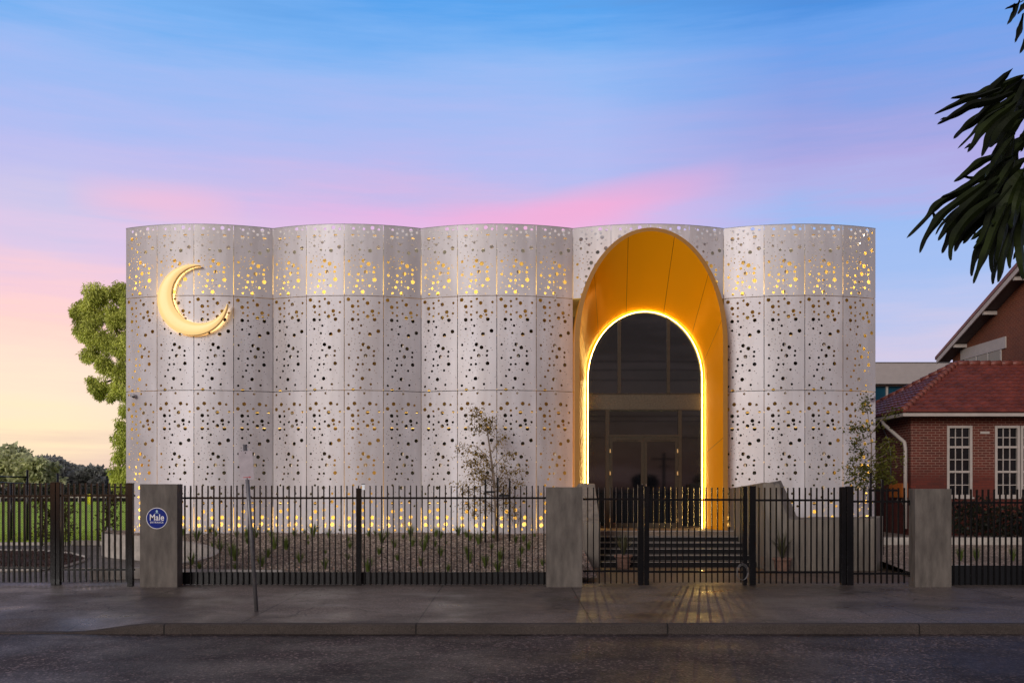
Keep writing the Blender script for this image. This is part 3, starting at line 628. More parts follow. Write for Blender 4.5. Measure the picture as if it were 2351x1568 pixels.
# ---------------------------------------------------------------- portal
PF, PB = 27.08, 28.42
def arch(a, b, zc, Y, zb=.70, n=48, x=PTX):
    pts = [Vector((x-a, Y, zb)), Vector((x-a, Y, zb+(zc-zb)*.5))]
    for k in range(n+1):
        t = math.pi*(1-k/n); pts.append(Vector((x+a*math.cos(t), Y, zc+b*math.sin(t))))
    return pts + [Vector((x+a, Y, zb+(zc-zb)*.5)), Vector((x+a, Y, zb))]
def loft(loops, smooth=True):
    m_ = MB(); n = len(loops[0]); vs = [p for l_ in loops for p in l_]; fs = []
    for j in range(len(loops)-1):
        for i in range(n-1): fs.append((j*n+i, j*n+i+1, (j+1)*n+i+1, (j+1)*n+i))
    m_.add(vs, fs, smooth); return m_
PORT = thing('entrance_portal', 'tall golden arched entrance portal funnelling in to dark glass doors', 'portal', (PTX, PF, .70))
fi = arch(A_O-.13, B_O-.10, ZC_O, PF)
loft([arch(A_O, B_O, ZC_O, PB), arch(A_O, B_O, ZC_O, PF)]).build('outer_shell', M['gold'], PORT)
loft([arch(A_O, B_O, ZC_O, PF), fi], False).build('fascia', mat('shaded gold fascia', (.36, .165, .022), .42, .1, var=.06), PORT)  # same gold paint, darkened in its colour as the unlit front edge
A_I, B_I, ZC_I = 1.70, 2.0, 5.15
ins = []
for k in range(9):
    t = k/8; ins.append(arch((A_O-.13)*(1-t)+A_I*t, (B_O-.10)*(1-t)+B_I*t, ZC_O*(1-t)+ZC_I*t, PF*(1-t)+PB*t))
# funnel built as separate cladding sheets with fine joints
nn = len(ins[0]); cuts = [0, 1, 2+3, 2+10, 2+19, 2+29, 2+38, 2+45, nn-2, nn-1]
for ci in range(len(cuts)-1):
    a, b_ = cuts[ci], cuts[ci+1]; loops = []
    for l_ in ins:
        seg = [p.copy() for p in l_[a:b_+1]]
        if ci > 0: seg[0] = seg[0].lerp(seg[1], .006/max((seg[1]-seg[0]).length, .01))
        if ci < len(cuts)-2: seg[-1] = seg[-1].lerp(seg[-2], .006/max((seg[-1]-seg[-2]).length, .01))
        loops.append(seg)
    loft(loops).build('funnel_sheet', M['gold'], PORT)
loft([[p+Vector((0, .0, 0)) for p in l_] for l_ in [arch(A_O-.11, B_O-.08, ZC_O, PF+.02), arch(A_I+.03, B_I+.03, ZC_I, PB+.01)]]).build('backing', M['soil'], PORT)
# led strip round the glass
led = arch(A_I-.03, B_I-.03, ZC_I, PB-.05, zb=.80)
lm = MB().tube(led, .0075, 6); lm.build('led_strip', M['strip'], PORT)
for sg in (-1, 1):      # the same strip's light towards the street, steps and side walls
    ld = bpy.data.lights.new('portal_strip', 'AREA'); ld.shape = 'RECTANGLE'; ld.size = .025; ld.size_y = 4.3; ld.energy = 15; ld.color = (1, .70, .24)
    o = bpy.data.objects.new('portal_strip', ld); COL.objects.link(o); o.parent = PORT
    o.rotation_euler = (R(-90), 0, R(-38)*sg); o.location = Vector((PTX+sg*(A_I-.035), PB-.065, 2.98)) - ORG[PORT.name]
# glazed wall
GW = PB+.02
def arch_w(z, a=A_I, b=B_I):
    return a if z <= ZC_I else a*math.sqrt(max(0, 1-((z-ZC_I)/b)**2))
z_t0, z_t1 = PZ(940, PB), PZ(905, PB)
gp = [(PTX-A_I, GW+.02, z_t1)] + [(p.x, GW+.02, p.z) for p in arch(A_I+.01, B_I+.01, ZC_I, GW)[2:-2]] + [(PTX+A_I, GW+.02, z_t1)]
MB().prism(gp, (0, .02, 0)).build('arched_window', M['darkglass'], PORT)
MB().box(PTX-A_I, PTX+A_I, GW, GW+.05, z_t0, z_t1).build('transom_panel', mat('speckled bronze panel', (.085, .066, .042), .4, .5, var=.35, scale=30, detail=6), PORT)
for zz_ in (z_t0-.02, z_t1): MB().box(PTX-A_I, PTX+A_I, GW-.03, GW-.001, zz_, zz_+.03).build('transom_trim', M['bronze'], PORT)
XB = lambda px: PX(px, PB)
for px in (1422, 1534.5):
    X = XB(px); hh = ZC_I + B_I*math.sqrt(max(0, 1-((X-PTX)/A_I)**2)); MB().box(X-.045, X+.045, GW-.05, GW+.02, z_t1+.03, hh-.02).build('mullion', M['bronze'], PORT)
zfl = .80; zd = PZ(1003, PB)
for (a, b_) in ((1347, 1391.5), (1564, 1612)): MB().box(XB(a), XB(b_), GW+.02, GW+.04, zfl, z_t0-.02).build('sidelight_pane', M['darkglass'], PORT)
MB().box(XB(1398), XB(1558), GW+.02, GW+.04, zd+.06, z_t0-.05).build('fanlight_pane', M['darkglass'], PORT)
for (a, b_) in ((1390.5, 1399), (1557, 1565), (1346, 1348.5), (1611, 1614)): MB().box(XB(a), XB(b_), GW-.04, GW+.02, zfl, z_t0-.021).build('jamb', M['bronze'], PORT)
MB().box(XB(1399), XB(1557), GW-.04, GW+.02, zd-.0, zd+.07).build('door_head', M['bronze'], PORT)
MB().box(XB(1348.6), XB(1390.4), GW-.03, GW+.02, zfl, zfl+.05).build('sill', M['bronze'], PORT); MB().box(XB(1565.1), XB(1610.9), GW-.03, GW+.02, zfl, zfl+.05).build('sill', M['bronze'], PORT)
for i, (a, b_) in enumerate(((1399.6, 1478.2), (1479, 1556.4))):
    xa, xb = XB(a), XB(b_); fw = .085
    d = MB(); d.box(xa, xa+fw, GW-.03, GW+.02, zfl+.01, zd-.01); d.box(xb-fw, xb, GW-.03, GW+.02, zfl+.01, zd-.01); d.box(xa+fw, xb-fw, GW-.03, GW+.02, zfl+.01, zfl+.15); d.box(xa+fw, xb-fw, GW-.03, GW+.02, zd-.14, zd-.01)
    do = d.build('door', M['bronze'], PORT)
    MB().box(xa+fw, xb-fw, GW, GW+.01, zfl+.15, zd-.14).build('door_pane', M['darkglass'], do)
    hx = xb-.05 if i == 0 else xa+.05
    MB().tube([(hx, GW-.07, zfl+.8), (hx, GW-.07, zfl+1.3)], .014, 8).build('door_handle', M['steel'], do)
    MB().box(xa+.18, xb-.18, GW-.06, GW-.031, zd-.10, zd-.06).build('door_closer', M['bronze'], do)
    for zh in (.18, 1.55, 2.2):
        MB().box((xa if i == 0 else xb-.03)-.0, (xa+.03 if i == 0 else xb), GW-.06, GW-.031, zfl+zh, zfl+zh+.11).build('hinge', M['rail'], do)
# ---------------------------------------------------------------- crescent
CR = thing('crescent_moon_sign', 'large glowing warm white crescent moon mounted on the left of the metal facade', 'crescent sign', P(441, 688, 27.3))
YM = 27.22
def circ_pts(ax, ay, ar, bx, by, br):
    # outline: outer arc (circle a) from tip2 round the left to tip1, inner arc (circle b) back
    d = math.hypot(bx-ax, by-ay); aa = (ar*ar-br*br+d*d)/(2*d); hh = math.sqrt(max(0, ar*ar-aa*aa)); ux, uy = (bx-ax)/d, (by-ay)/d
    mx_, my_ = ax+aa*ux, ay+aa*uy; t1 = (mx_-uy*hh, my_+ux*hh); t2 = (mx_+uy*hh, my_-ux*hh)
    return t1, t2
ca = (441, 688, 81); cb = (458.92, 675.44, 66.34)
t1, t2 = circ_pts(*ca, *cb)
def arcp(c, p, q, long_way, n):
    a0 = math.atan2(p[1]-c[1], p[0]-c[0]); a1 = math.atan2(q[1]-c[1], q[0]-c[0]); d = (a1-a0) % (2*math.pi)
    if (d > math.pi) != long_way: d -= 2*math.pi
    return [(c[0]+c[2]*math.cos(a0+d*k/n), c[1]+c[2]*math.sin(a0+d*k/n)) for k in range(n+1)]
oa = arcp(ca, t1, t2, True, 60); ia = arcp(cb, t1, t2, True, 60)
def mloop(pts, Y, grow=0):
    o = []
    for (a, b_) in pts: o.append(P(a, b_, YM) * 1.0); o[-1].y = Y
    return o
O3 = mloop(oa, YM); I3 = mloop(ia, YM); mid = [(a+b_)/2 for a, b_ in zip(O3, I3)]
def sh(pts, Y, k=0): return [Vector((p.lerp(m_, k).x, Y, p.lerp(m_, k).z)) for p, m_ in zip(pts, mid)]
loft([sh(O3, YM+.02, 0), sh(O3, YM-.02, .12), sh(O3, YM-.035, .5), sh(I3, YM-.035, .6), sh(I3, YM-.02, .12), sh(I3, YM+.02, 0)]).build('lit_face', M['moon'], CR)
loft([sh(O3, YM+.02, 0), sh(O3, YM+.17, 0)]).build('outer_return', M['moonrim'], CR); loft([sh(I3, YM+.17, 0), sh(I3, YM+.02, 0)]).build('inner_return', M['moonrim'], CR)
loft([sh(O3, YM+.165, .3), sh(I3, YM+.165, .12)], False).build('back_light', M['halo'], CR)
# ---------------------------------------------------------------- security cameras
def seccam(px, py, Y, label, flip):
    p = P(px, py, Y); t = thing('security_camera', label, 'security camera', p, 'security cameras at the facade ends')
    MB().tube([p+Vector((0, .10, .03)), p+Vector((0, -.02, .03))], .045, 14).build('mount', M['camwhite'], t)
    MB().tube([p+Vector((-.06*flip, -.02, .03)), p+Vector((.02*flip, -.06, .02)), p+Vector((.07*flip, -.09, -.01))], [.04, .055, .045], 12).build('housing', M['camwhite'], t)
    MB().lathe((p.x+.045*flip, p.y-.10, p.z-.05), [(.006, 0), (.03, .008), (.042, .03), (.044, .05)], 14).build('dome', M['camdome'], t)
seccam(306, 910, 27.72, 'small grey security camera at the left end of the metal facade', 1)
seccam(2003, 915, 27.75, 'small grey security camera at the right end of the metal facade', -1)
# ---------------------------------------------------------------- steps, landing, cheek walls
ST = thing('entrance_steps', 'dark stone steps with pale nosing lines rising to the arched doors', 'steps', (4.2, 25.5, 0))
n_st = 6; y0s, y1s = 24.35, 26.75; tr = (y1s-y0s)/(n_st-1); rh = .80/n_st
for i in range(n_st):
    ya = y0s+i*tr; yb = ya+tr if i < n_st-1 else 28.40
    MB().box(2.22, 6.12, ya, yb+.002*i if i < n_st-1 else yb, 0 if i == 0 else rh*i+.0005, rh*(i+1)).build('step' if i < n_st-1 else 'landing', M['step'] if i < n_st-1 else M['court'], ST)
    MB().box(2.24, 6.10, ya-.006, ya+.022, rh*(i+1)-.012, rh*(i+1)+.003).build('nosing', M['nosing'], ST)
    if i: MB().box(2.24, 6.10, ya-.05, ya-.035, rh*i+.001, rh*i+.005).build('nosing', M['nosing'], ST)
MB().box(-.2+2.0, 2.2, 26.9, 28.4, .1, .79).build('landing_edge', M['concrete'], ST)
# cheek walls
def cheek(xa, xb, label, flip):
    prof = [(27.35, 0), (27.35, 1.99), (25.95, 2.10), (25.75, 2.08), (24.55, 1.24), (24.20, 1.13), (24.20, 0)] if flip else [(27.35, 0), (27.35, 1.97), (23.75, 2.12), (23.45, 2.10), (23.30, 2.05), (23.30, 0)]
    m_ = MB().prism([(xa, y_, z_) for y_, z_ in prof], (xb-xa, 0, 0))
    return tag(m_.build('cheek_wall', M['concrete'], org=((xa+xb)/2, 25.5, 0), bevel=.012), label, 'concrete wall')
cheek(1.78, 2.20, 'angular concrete side wall left of the entrance steps with sloping top', True)
cheek(6.14, 6.44, 'tall concrete side wall right of the entrance steps glowing gold', False)
YR = 23.28
rp = [(1755, 1340), (1751, 1111), (1774, 1107), (1793, 1148), (1810, 1189), (1818, 1194), (1857, 1192), (1926, 1193), (2013, 1190), (2013, 1340)]
front = [P(a, b_, YR) for a, b_ in rp]
for p in front:
    if p.z < .2: p.z = 0
rw = MB()
bk = [p + Vector((.34, .5, .05 if p.z > .2 else 0)) for p in front]
rw.add(front + bk, [tuple(range(len(front)))] + [tuple(range(2*len(front)-1, len(front)-1, -1))] + [(i, i+len(front), (i+1) % len(front)+len(front), (i+1) % len(front)) for i in range(len(front))])
tag(rw.build('ramp_wall', M['concrete'], org=(7.5, YR, 0), bevel=.01), 'low streaked concrete ramp wall right of the steps with a peaked end', 'concrete wall')
hr = thing('ramp_handrail', 'thin black handrail above the ramp wall by the right end of the facade', 'handrail', (8.6, 24.4, 0))
for px in (1999, 2026):
    p = P(px, 1085 if px < 2010 else 1100, 24.6); MB().box(p.x-.025, p.x+.025, 24.58, 24.63, 0, p.z).build('post', M['black'], hr)
MB().box(PX(1999, 24.6), PX(2060, 24.6), 24.585, 24.615, PZ(1128, 24.6), PZ(1123, 24.6)).build('top_rail', M['black'], hr)

# ---------------------------------------------------------------- street fence
FY = 20.05; PW, PD, PITCH = .0225, .05, .1195
def fence_seg(name, label, x0, x1, ztop, zbot, zr1, zr2, posts=(), plinth=None, pitch=PITCH, start=.03, cat='fence', pw=None):
    PW = pw or .0225
    t = thing(name, label, cat, ((x0+x1)/2, FY, 0))
    first = None; X = x0+start; k = 0
    while X < x1-.01:
        if first is None:
            first = MB().box(X-PW/2, X+PW/2, FY-.025, FY+.025, zbot, ztop).build('picket', M['black'], t, org=(X, FY, 0)); lx = X
        else:
            c = first.copy(); COL.objects.link(c); c.parent = t; c.location = Vector((X, FY, random.uniform(-.004, .004))) - ORG[t.name]
        X += pitch
    for z_ in (zr1, zr2):
        if z_ is not None: MB().box(x0, x1, FY-.019, FY+.019, z_-.021, z_+.021).build('rail', M['black'], t)
    if plinth: MB().box(x0, x1, FY+.027, FY+.06, plinth[0], plinth[1]).build('plinth_sheet', mat('dark plinth sheet', (.008, .009, .011), .4, 0, var=.2, spec=.3), t)
    for (a, b_, yf, zt) in posts:
        MB().box(a, b_, yf, yf+.10, 0, zt).build('post', M['black'], t, bevel=.004)
        MB().box(a-.004, b_+.004, yf-.004, yf+.104, zt+.0005, zt+.014).build('post_cap', M['black'], t)
    return t
X_ = lambda px: PX(px, FY)
fence_seg('picket_fence', 'black steel picket gate at the far left, in front of the mulch bed', X_(-170), X_(121), PZ(1108.5, FY), PZ(1336, FY), PZ(1139, FY), PZ(1303, FY), posts=[(X_(119)-.0, X_(129), FY-.05, PZ(1108, FY))], pitch=.1105, start=.05, cat='gate', pw=.034)
fence_seg('picket_fence', 'black steel picket gate between the double post and the left concrete pillar', X_(131), X_(310), PZ(1109, FY), PZ(1336, FY), PZ(1137.5, FY), PZ(1307, FY), posts=[(X_(130.5), X_(139.5), FY-.05, PZ(1108, FY)), (X_(305), X_(317), 19.75, PZ(1110, 19.75))], start=.12, cat='gate', pw=.030)
fence_seg('picket_fence', 'long black picket fence panel with a dark bottom sheet between the two nearer pillars', X_(408), X_(1255), PZ(1114.5, FY), PZ(1352, FY), PZ(1143, FY), None, posts=[(X_(819.5), X_(831.5), FY-.12, PZ(1122, FY))], plinth=(.01, PZ(1313, FY)))
fence_seg('picket_fence', 'short black picket fence between the middle concrete pillar and the tall gate post', X_(1338), X_(1465), PZ(1118.5, FY), .03, PZ(1145.5, FY), PZ(1310.5, FY), posts=[(X_(1464), X_(1477), FY-.06, PZ(1114, FY))], start=.10)
fence_seg('picket_gate', 'black picket gate in front of the entrance steps', X_(1478), X_(1716), PZ(1118.5, FY), .05, PZ(1147, FY), PZ(1312, FY), posts=[(X_(1478.5), X_(1490), FY-.04, PZ(1117.5, FY)), (X_(1705), X_(1714), FY-.04, PZ(1118, FY))], start=.21, cat='gate')
fence_seg('picket_fence', 'black picket fence in front of the ramp wall and right flower pot', X_(1719), X_(1930), PZ(1119, FY), .03, PZ(1148, FY), PZ(1313, FY), posts=[(X_(1719.5), X_(1734), FY-.06, PZ(1117, FY)), (X_(1930.5), X_(1941), FY-.05, PZ(1119, FY))], start=.21)
fence_seg('picket_fence', 'black picket fence between the thick double post and the right concrete pillar', X_(1943), X_(2096), PZ(1120, FY), .03, PZ(1151, FY), PZ(1316, FY), posts=[(X_(1942), X_(1957), FY-.08, PZ(1117.5, FY))], start=.24)
fence_seg('picket_fence', 'black picket fence with a dark bottom sheet right of the right concrete pillar', X_(2186), X_(2560), PZ(1123, FY), PZ(1345, FY), PZ(1153.5, FY), None, plinth=(.0, PZ(1298, FY)), start=.03)
sn = thing('fence_sensor', 'small clear glass sensor on top of the fence post', 'sensor', (X_(836), FY-.1, PZ(1122, FY)))
MB().box(X_(833), X_(839), FY-.12, FY-.08, PZ(1124, FY), PZ(1112, FY)).build('sensor_body', mat('clear sensor', (.5, .52, .55), .2, emit=(.9, .95, 1), estr=.3), sn)
MB().box(X_(832), X_(840), FY-.125, FY-.075, PZ(1112, FY), PZ(1110.5, FY)).build('sensor_cap', M['black'], sn)
wl = MB()
for k_ in range(3): wl.tube([(X_(1702)+(.10+.012*k_)*math.cos(2*math.pi*i/20), FY-.09-.01*k_, .26+.01*k_+(.15+.01*k_)*math.sin(2*math.pi*i/20)) for i in range(21)], .004, 5)
tag(wl.build('wire_loop', M['steel'], org=(X_(1702), FY-.1, .1)), 'loose coil of wire hanging low on the gate post by the steps', 'wire')
# concrete pillars
PY = 19.6
def pillar(px0, px1, ytop, label):
    p0 = P(px0, ytop, PY); p1 = P(px1, ytop, PY)
    t = thing('fence_pillar', label, 'pillar', ((p0.x+p1.x)/2, PY+.15, 0), 'concrete pillars of the street fence')
    MB().box(p0.x, p1.x, PY, PY+.32, -.02, p0.z).build('pillar_body', M['pillar'], t, bevel=.006)
    return t, p0, p1
t1_, a_, b1 = pillar(321, 407, 1111, 'concrete pillar carrying the round blue entrance sign')
t2_, a2, b2 = pillar(1254.5, 1337, 1118, 'plain concrete pillar left of the entrance steps')
t3_, a3, b3 = pillar(2101, 2185, 1122, 'pale streaked concrete pillar in front of the brick house')
for zz_ in (PZ(1153, FY), PZ(1316, FY)):
    MB().box(a3.x-.012, a3.x-.0015, FY-.21, FY-.13, zz_-.05, zz_+.05).build('rail_bracket', M['black'], t3_)
# round sign
SC = P(360, 1189.5, PY-.012)
SG = thing('entrance_sign', 'round blue sign reading Male entrance fixed to the left concrete pillar', 'sign', SC)
def disc(c, r, y0, y1, n=64, sx=1):
    m_ = MB(); m_.prism([(c.x+r*math.cos(2*math.pi*k/n)*sx, y0, c.z+r*math.sin(2*math.pi*k/n)) for k in range(n)], (0, y1-y0, 0)); return m_
disc(SC, .214, PY-.009, PY-.0005).build('white_rim', M['signwhite'], SG)
disc(SC, .203, PY-.0115, PY-.0092).build('blue_face', M['signblue'], SG)
def text(s, size, x, z, y, m, parent, sx=1.0, name='lettering', space=1, bold=0):
    cu = bpy.data.curves.new(name, 'FONT'); cu.body = s; cu.size = size; cu.align_x = 'CENTER'; cu.extrude = .0006; cu.space_character = space; cu.offset = bold
    tmp = bpy.data.objects.new(name, cu); COL.objects.link(tmp); bpy.context.view_layer.update()
    me = bpy.data.meshes.new_from_object(tmp.evaluated_get(bpy.context.evaluated_depsgraph_get())); bpy.data.objects.remove(tmp)
    me.name = name; me.materials.clear(); me.materials.append(m)
    o = bpy.data.objects.new(name, me); COL.objects.link(o); o.parent = parent
    o.rotation_euler = (R(90), 0, 0); o.scale = (sx, 1, 1); o.location = Vector((x, y, z)) - ORG[parent.name]; return o
text('Male', .178, SC.x, SC.z-.040, PY-.0135, M['signwhite'], SG, .88, bold=.0018)
text('ENTRANCE', .050, SC.x, SC.z-.098, PY-.0135, M['signwhite'], SG, .90, space=1.22, bold=.0006)
em = MB(); ez = SC.z+.118
em.prism([(SC.x+.022*math.cos(2*math.pi*k/20), PY-.0128, ez+.018+.022*math.sin(2*math.pi*k/20)) for k in range(20)], (0, .0009, 0))
em.prism([(SC.x-.045, PY-.0126, ez-.014), (SC.x+.045, PY-.0126, ez-.014), (SC.x+.03, PY-.0126, ez-.022), (SC.x-.03, PY-.0126, ez-.022)], (0, .0009, 0))
em.prism([(SC.x-.026, PY-.0126, ez+.028), (SC.x, PY-.0126, ez+.056), (SC.x+.026, PY-.0126, ez+.028), (SC.x, PY-.0126, ez+.044)], (0, .0009, 0))
em.build('emblem', M['signpale'], SG)
# leaning parking sign
BP = Vector((PX(589, 15.85), 15.85, 0)); TP = P(562.5, 1022, 15.75)
SP = thing('street_sign', 'leaning grey street sign pole with a small blank plate and red arrow', 'street sign', BP)
dr = (TP-BP).normalized()
MB().tube([BP+Vector((0, 0, -.02)), TP], .033, 14).build('pole', M['steel'], SP)
MB().tube([TP-dr*.002, TP+dr*.012], .036, 14).build('pole_cap', M['steel'], SP)
pc = P(565.5, 1068, 15.72); hw_, hh_ = .112, .232; ax = Vector((dr.z, 0, -dr.x)).normalized()
def pq(u, v, y=0): return Vector(pc) + ax*u + dr*v + Vector((0, y, 0))
pl_ = MB(); cr = []
for k in range(24):
    a = 2*math.pi*k/24; sx_ = math.copysign(1, math.cos(a)); sz_ = math.copysign(1, math.sin(a)); cr.append(pq(sx_*(hw_-.02)+.02*math.cos(a), sz_*(hh_-.02)+.02*math.sin(a)))
pl_.prism(cr, (0, .004, 0)); pl_.build('sign_plate', M['plate'], SP)
ar = MB(); ar.prism([pq(-.065, -.198, -.0022), pq(-.065, -.188, -.0022), pq(.04, -.188, -.0022), pq(.028, -.174, -.0022), pq(.065, -.193, -.0022), pq(.028, -.212, -.0022), pq(.04, -.198, -.0022)], (0, .0014, 0))
ar.build('red_arrow', M['red'], SP)
for v in (.205, -.215): MB().tube([pq(0, v, -.006), pq(0, v, 0)], .010, 8).build('bolt', M['black'], SP)

# ---------------------------------------------------------------- plants
def blades(mb, c, n, h, spread, w, bend=.5, seg=4):
    for i in range(n):
        a = random.uniform(0, 2*math.pi); hh = h*random.uniform(.6, 1.1); sp_ = spread*random.uniform(.2, 1.0)
        d = Vector((math.cos(a), math.sin(a), 0)); pts = []
        for k in range(seg+1):
            t = k/seg; pts.append(Vector(c) + d*(.02+sp_*(t**1.6)) + Vector((0, 0, hh*(t-bend*sp_/max(spread, .01)*t*t*.55))))
        s_ = Vector((-d.y, d.x, 0)); vs = []; fs = []
        for k, p in enumerate(pts):
            ww = w*(1-(k/seg)**1.5)+.0008; vs += [p-s_*ww, p+s_*ww]
        for k in range(seg): fs.append((2*k, 2*k+1, 2*k+3, 2*k+2))
        mb.add(vs, fs)
protos = []
TU = [(8,1255),(10,1120),(25,1170),(160,1085),(208,1070),(240,1220),(260,1130),(300,1090),(350,1165),(372,1260),(415,1100),(470,1085),(155,1345),(482,1155),(545,1295),(565,1185),(592,1122),(648,1155),(688,1230),(690,1095),(655,1085),(728,1140),(745,1335),(820,1070),(880,1090),(905,1115),(885,1210),(905,1275),(972,1140),(1020,1310),(1065,1180),(1080,1100),(1125,1255),(1110,1345),(1240,1125),(1283,1215),(1270,1310),(1337,1178),(1300,1120),(1380,1085),(1440,1300)]
TU = [((1300+a/1.96)/1.633, (1450+b/1.96)/1.633) for a, b in TU]
TU += [((600+a/2.24)/1.633, (1650+b/2.24)/1.633) for a, b in [(200,775),(415,765),(310,825),(465,790),(645,800),(725,785),(800,805),(445,885),(505,908),(600,950),(630,995),(740,855),(905,760),(940,810),(985,790),(960,895),(905,960),(850,1045),(1060,900),(1130,790),(1175,1015),(1210,760),(1240,815),(1285,790),(1245,855),(1390,935),(1385,1060),(1420,800),(1505,760),(330,1070),(635,1070),(265,1025)]]
ORD = 'leftmost second third fourth fifth sixth seventh eighth ninth tenth eleventh twelfth thirteenth fourteenth fifteenth sixteenth seventeenth eighteenth nineteenth twentieth twenty-first twenty-second twenty-third twenty-fourth twenty-fifth'.split()
spots = []
for (px, py) in TU:
    Y = 3.65/(.0833+(py+6-HY)/F); X = PX(px, Y); spots.append((X, Y, min(bz(Y), .70)-.005))
ROWN = ['row against the glowing foot of the facade', 'second row from the facade', 'middle row of the gravel bed', 'front row behind the dark fence sheet']
bands = [[] for _ in ROWN]
for q in spots: bands[0 if q[1] > 26.7 else 1 if q[1] > 25.3 else 2 if q[1] > 23 else 3].append(q)
k_ = 0
for row, lst in zip(ROWN, bands):
    for n_, (X, Y, Z) in enumerate(sorted(lst)):
        lab = ('leftmost' if n_ == 0 else ORD[n_] + ' from left') + ' green grass tuft, ' + row
        if len(protos) < 4:
            m_ = MB(); blades(m_, (X, Y, Z), 44, .30, .16, .009)
            o = m_.build('grass_tuft', M['tuft'], org=(X, Y, Z)); tag(o, lab, 'grass tuft', 'grass tufts planted in the gravel bed'); protos.append(o)
        else: clone(protos[k_ % 4], (X, Y, Z), lab, random.uniform(0, 6), random.choice((.5, .7, .85, 1.0, 1.15, 1.45))*random.uniform(.9, 1.1))
        k_ += 1
def pot(px, label, bl, bend):
    YP = 23.95 if px < 1600 else 22.95; X = PX(px, YP); t = thing('potted_plant', label, 'potted plant', (X, YP, 0), 'terracotta pots beside the steps')
    MB().lathe((X, YP, 0), [(.14, .0), (.15, .02), (.19, .26), (.195, .28), (.225, .285), (.23, .34), (.20, .345), (.19, .31)], 28).build('pot', M['terracotta'], t)
    for zz_ in (.10, .18): MB().lathe((X, YP, 0), [(.160+zz_*.15, zz_), (.168+zz_*.15, zz_+.008), (.162+zz_*.15, zz_+.016)], 28).build('pot_ring', M['terracotta'], t)
    m_ = MB(); blades(m_, (X, YP, .31), bl, .85, .42, .020, bend, 6); m_.build('leaves', M['flax'], t)
pot(1431, 'terracotta pot with arching striped flax left of the steps', 46, .9)
pot(1796, 'terracotta pot with upright green flax in front of the ramp wall', 36, .5)

def young_tree(name, label, base, trunk, branches, m, n_leaf, lsize, seed, droop=.5, bark='birch', group=None, spread=.16):
    random.seed(seed)
    t = thing(name, label, 'tree', base, group)
    tb = MB()
    for path, r0, r1 in trunk:
        n = len(path); tb.tube(path, [r0+(r1-r0)*i/(n-1) for i in range(n)], 7)
    lb = MB()
    for path in branches:
        tb.tube(path, [.012*(1-.8*i/(len(path)-1)) for i in range(len(path))], 5)
        for i in range(n_leaf):
            k = random.random()**.6*(len(path)-1); a = int(min(k, len(path)-2)); p = Vector(path[a]).lerp(Vector(path[a+1]), k-a)
            sp_ = spread*random.uniform(.2, 1); off = Vector((random.gauss(0, 1), random.gauss(0, 1), random.gauss(-.2, .8)))*sp_
            q = p+off; d = Vector((random.gauss(0, .6), random.gauss(0, .6), -droop+random.gauss(0, .5))).normalized()*lsize*random.uniform(.6, 1.3)
            lb.leaf(q, d, lsize*random.uniform(.18, .32), Vector((random.gauss(0, 1), random.gauss(0, 1), random.gauss(0, 1))))
    tb.build('trunk', M[bark], t); lb.build('crown', m, t)
    return t
def Q(a, b, Y, dy=0): return P((1700+a/2.75)/1.633, (1480+b/2.75)/1.633, Y+dy)
YT = 26.0
tr_ = [([Q(440, 1530, YT), Q(432, 1200, YT), Q(425, 900, YT), Q(385, 600, YT), Q(355, 400, YT), Q(320, 280, YT)], .032, .008),
       ([Q(440, 1300, YT), Q(410, 900, YT), Q(372, 560, YT), Q(345, 380, YT)], .022, .006)]
br_ = [[Q(320, 280, YT), Q(260, 180, YT, .1), Q(215, 130, YT, .1)], [Q(335, 330, YT), Q(260, 230, YT, -.1), Q(190, 220, YT)], [Q(340, 350, YT), Q(370, 260, YT), Q(400, 230, YT)],
       [Q(345, 380, YT), Q(270, 330, YT), Q(200, 350, YT, .2)], [Q(350, 420, YT), Q(385, 350, YT), Q(380, 300, YT)],
       [Q(370, 650, YT), Q(250, 540, YT, -.2), Q(120, 510, YT, -.2), Q(20, 580, YT, -.2)], [Q(380, 720, YT), Q(240, 600, YT, .1), Q(120, 570, YT, .2)],
       [Q(400, 600, YT), Q(460, 480, YT), Q(530, 420, YT)], [Q(410, 750, YT), Q(500, 650, YT), Q(560, 590, YT, .2), Q(620, 610, YT)],
       [Q(390, 760, YT), Q(240, 690, YT), Q(110, 700, YT, .1)], [Q(400, 850, YT), Q(280, 780, YT), Q(190, 790, YT)], [Q(400, 900, YT), Q(240, 760, YT, .2), Q(160, 660, YT)],
       [Q(410, 950, YT), Q(260, 850, YT, .2), Q(110, 910, YT)], [Q(430, 920, YT), Q(540, 800, YT), Q(640, 780, YT), Q(720, 760, YT)], [Q(430, 1000, YT), Q(560, 850, YT), Q(640, 900, YT, .2), Q(720, 940, YT)],
       [Q(430, 950, YT), Q(500, 780, YT), Q(520, 680, YT)], [Q(420, 1180, YT), Q(250, 1060, YT), Q(110, 980, YT), Q(0, 890, YT)], [Q(420, 1050, YT), Q(240, 960, YT), Q(90, 1000, YT)],
       [Q(430, 1150, YT), Q(300, 1080, YT), Q(180, 1120, YT), Q(90, 1180, YT)], [Q(440, 1100, YT), Q(560, 1060, YT), Q(640, 1180, YT, .2), Q(670, 1270, YT)],
       [Q(440, 1150, YT), Q(540, 1120, YT), Q(590, 1240, YT)], [Q(430, 1200, YT), Q(330, 1180, YT), Q(230, 1200, YT), Q(200, 1240, YT)], [Q(430, 1000, YT), Q(500, 950, YT), Q(600, 1010, YT)],
       [Q(400, 880, YT), Q(320, 830, YT, -.2), Q(280, 860, YT, -.2)], [Q(400, 800, YT), Q(320, 640, YT, -.2), Q(290, 600, YT, -.2)]]
young_tree('young_tree', 'slender young tree with golden leaves, staked in the gravel bed', Q(440, 1530, YT), tr_, br_, M['golden'], 130, .062, 5, droop=.8)
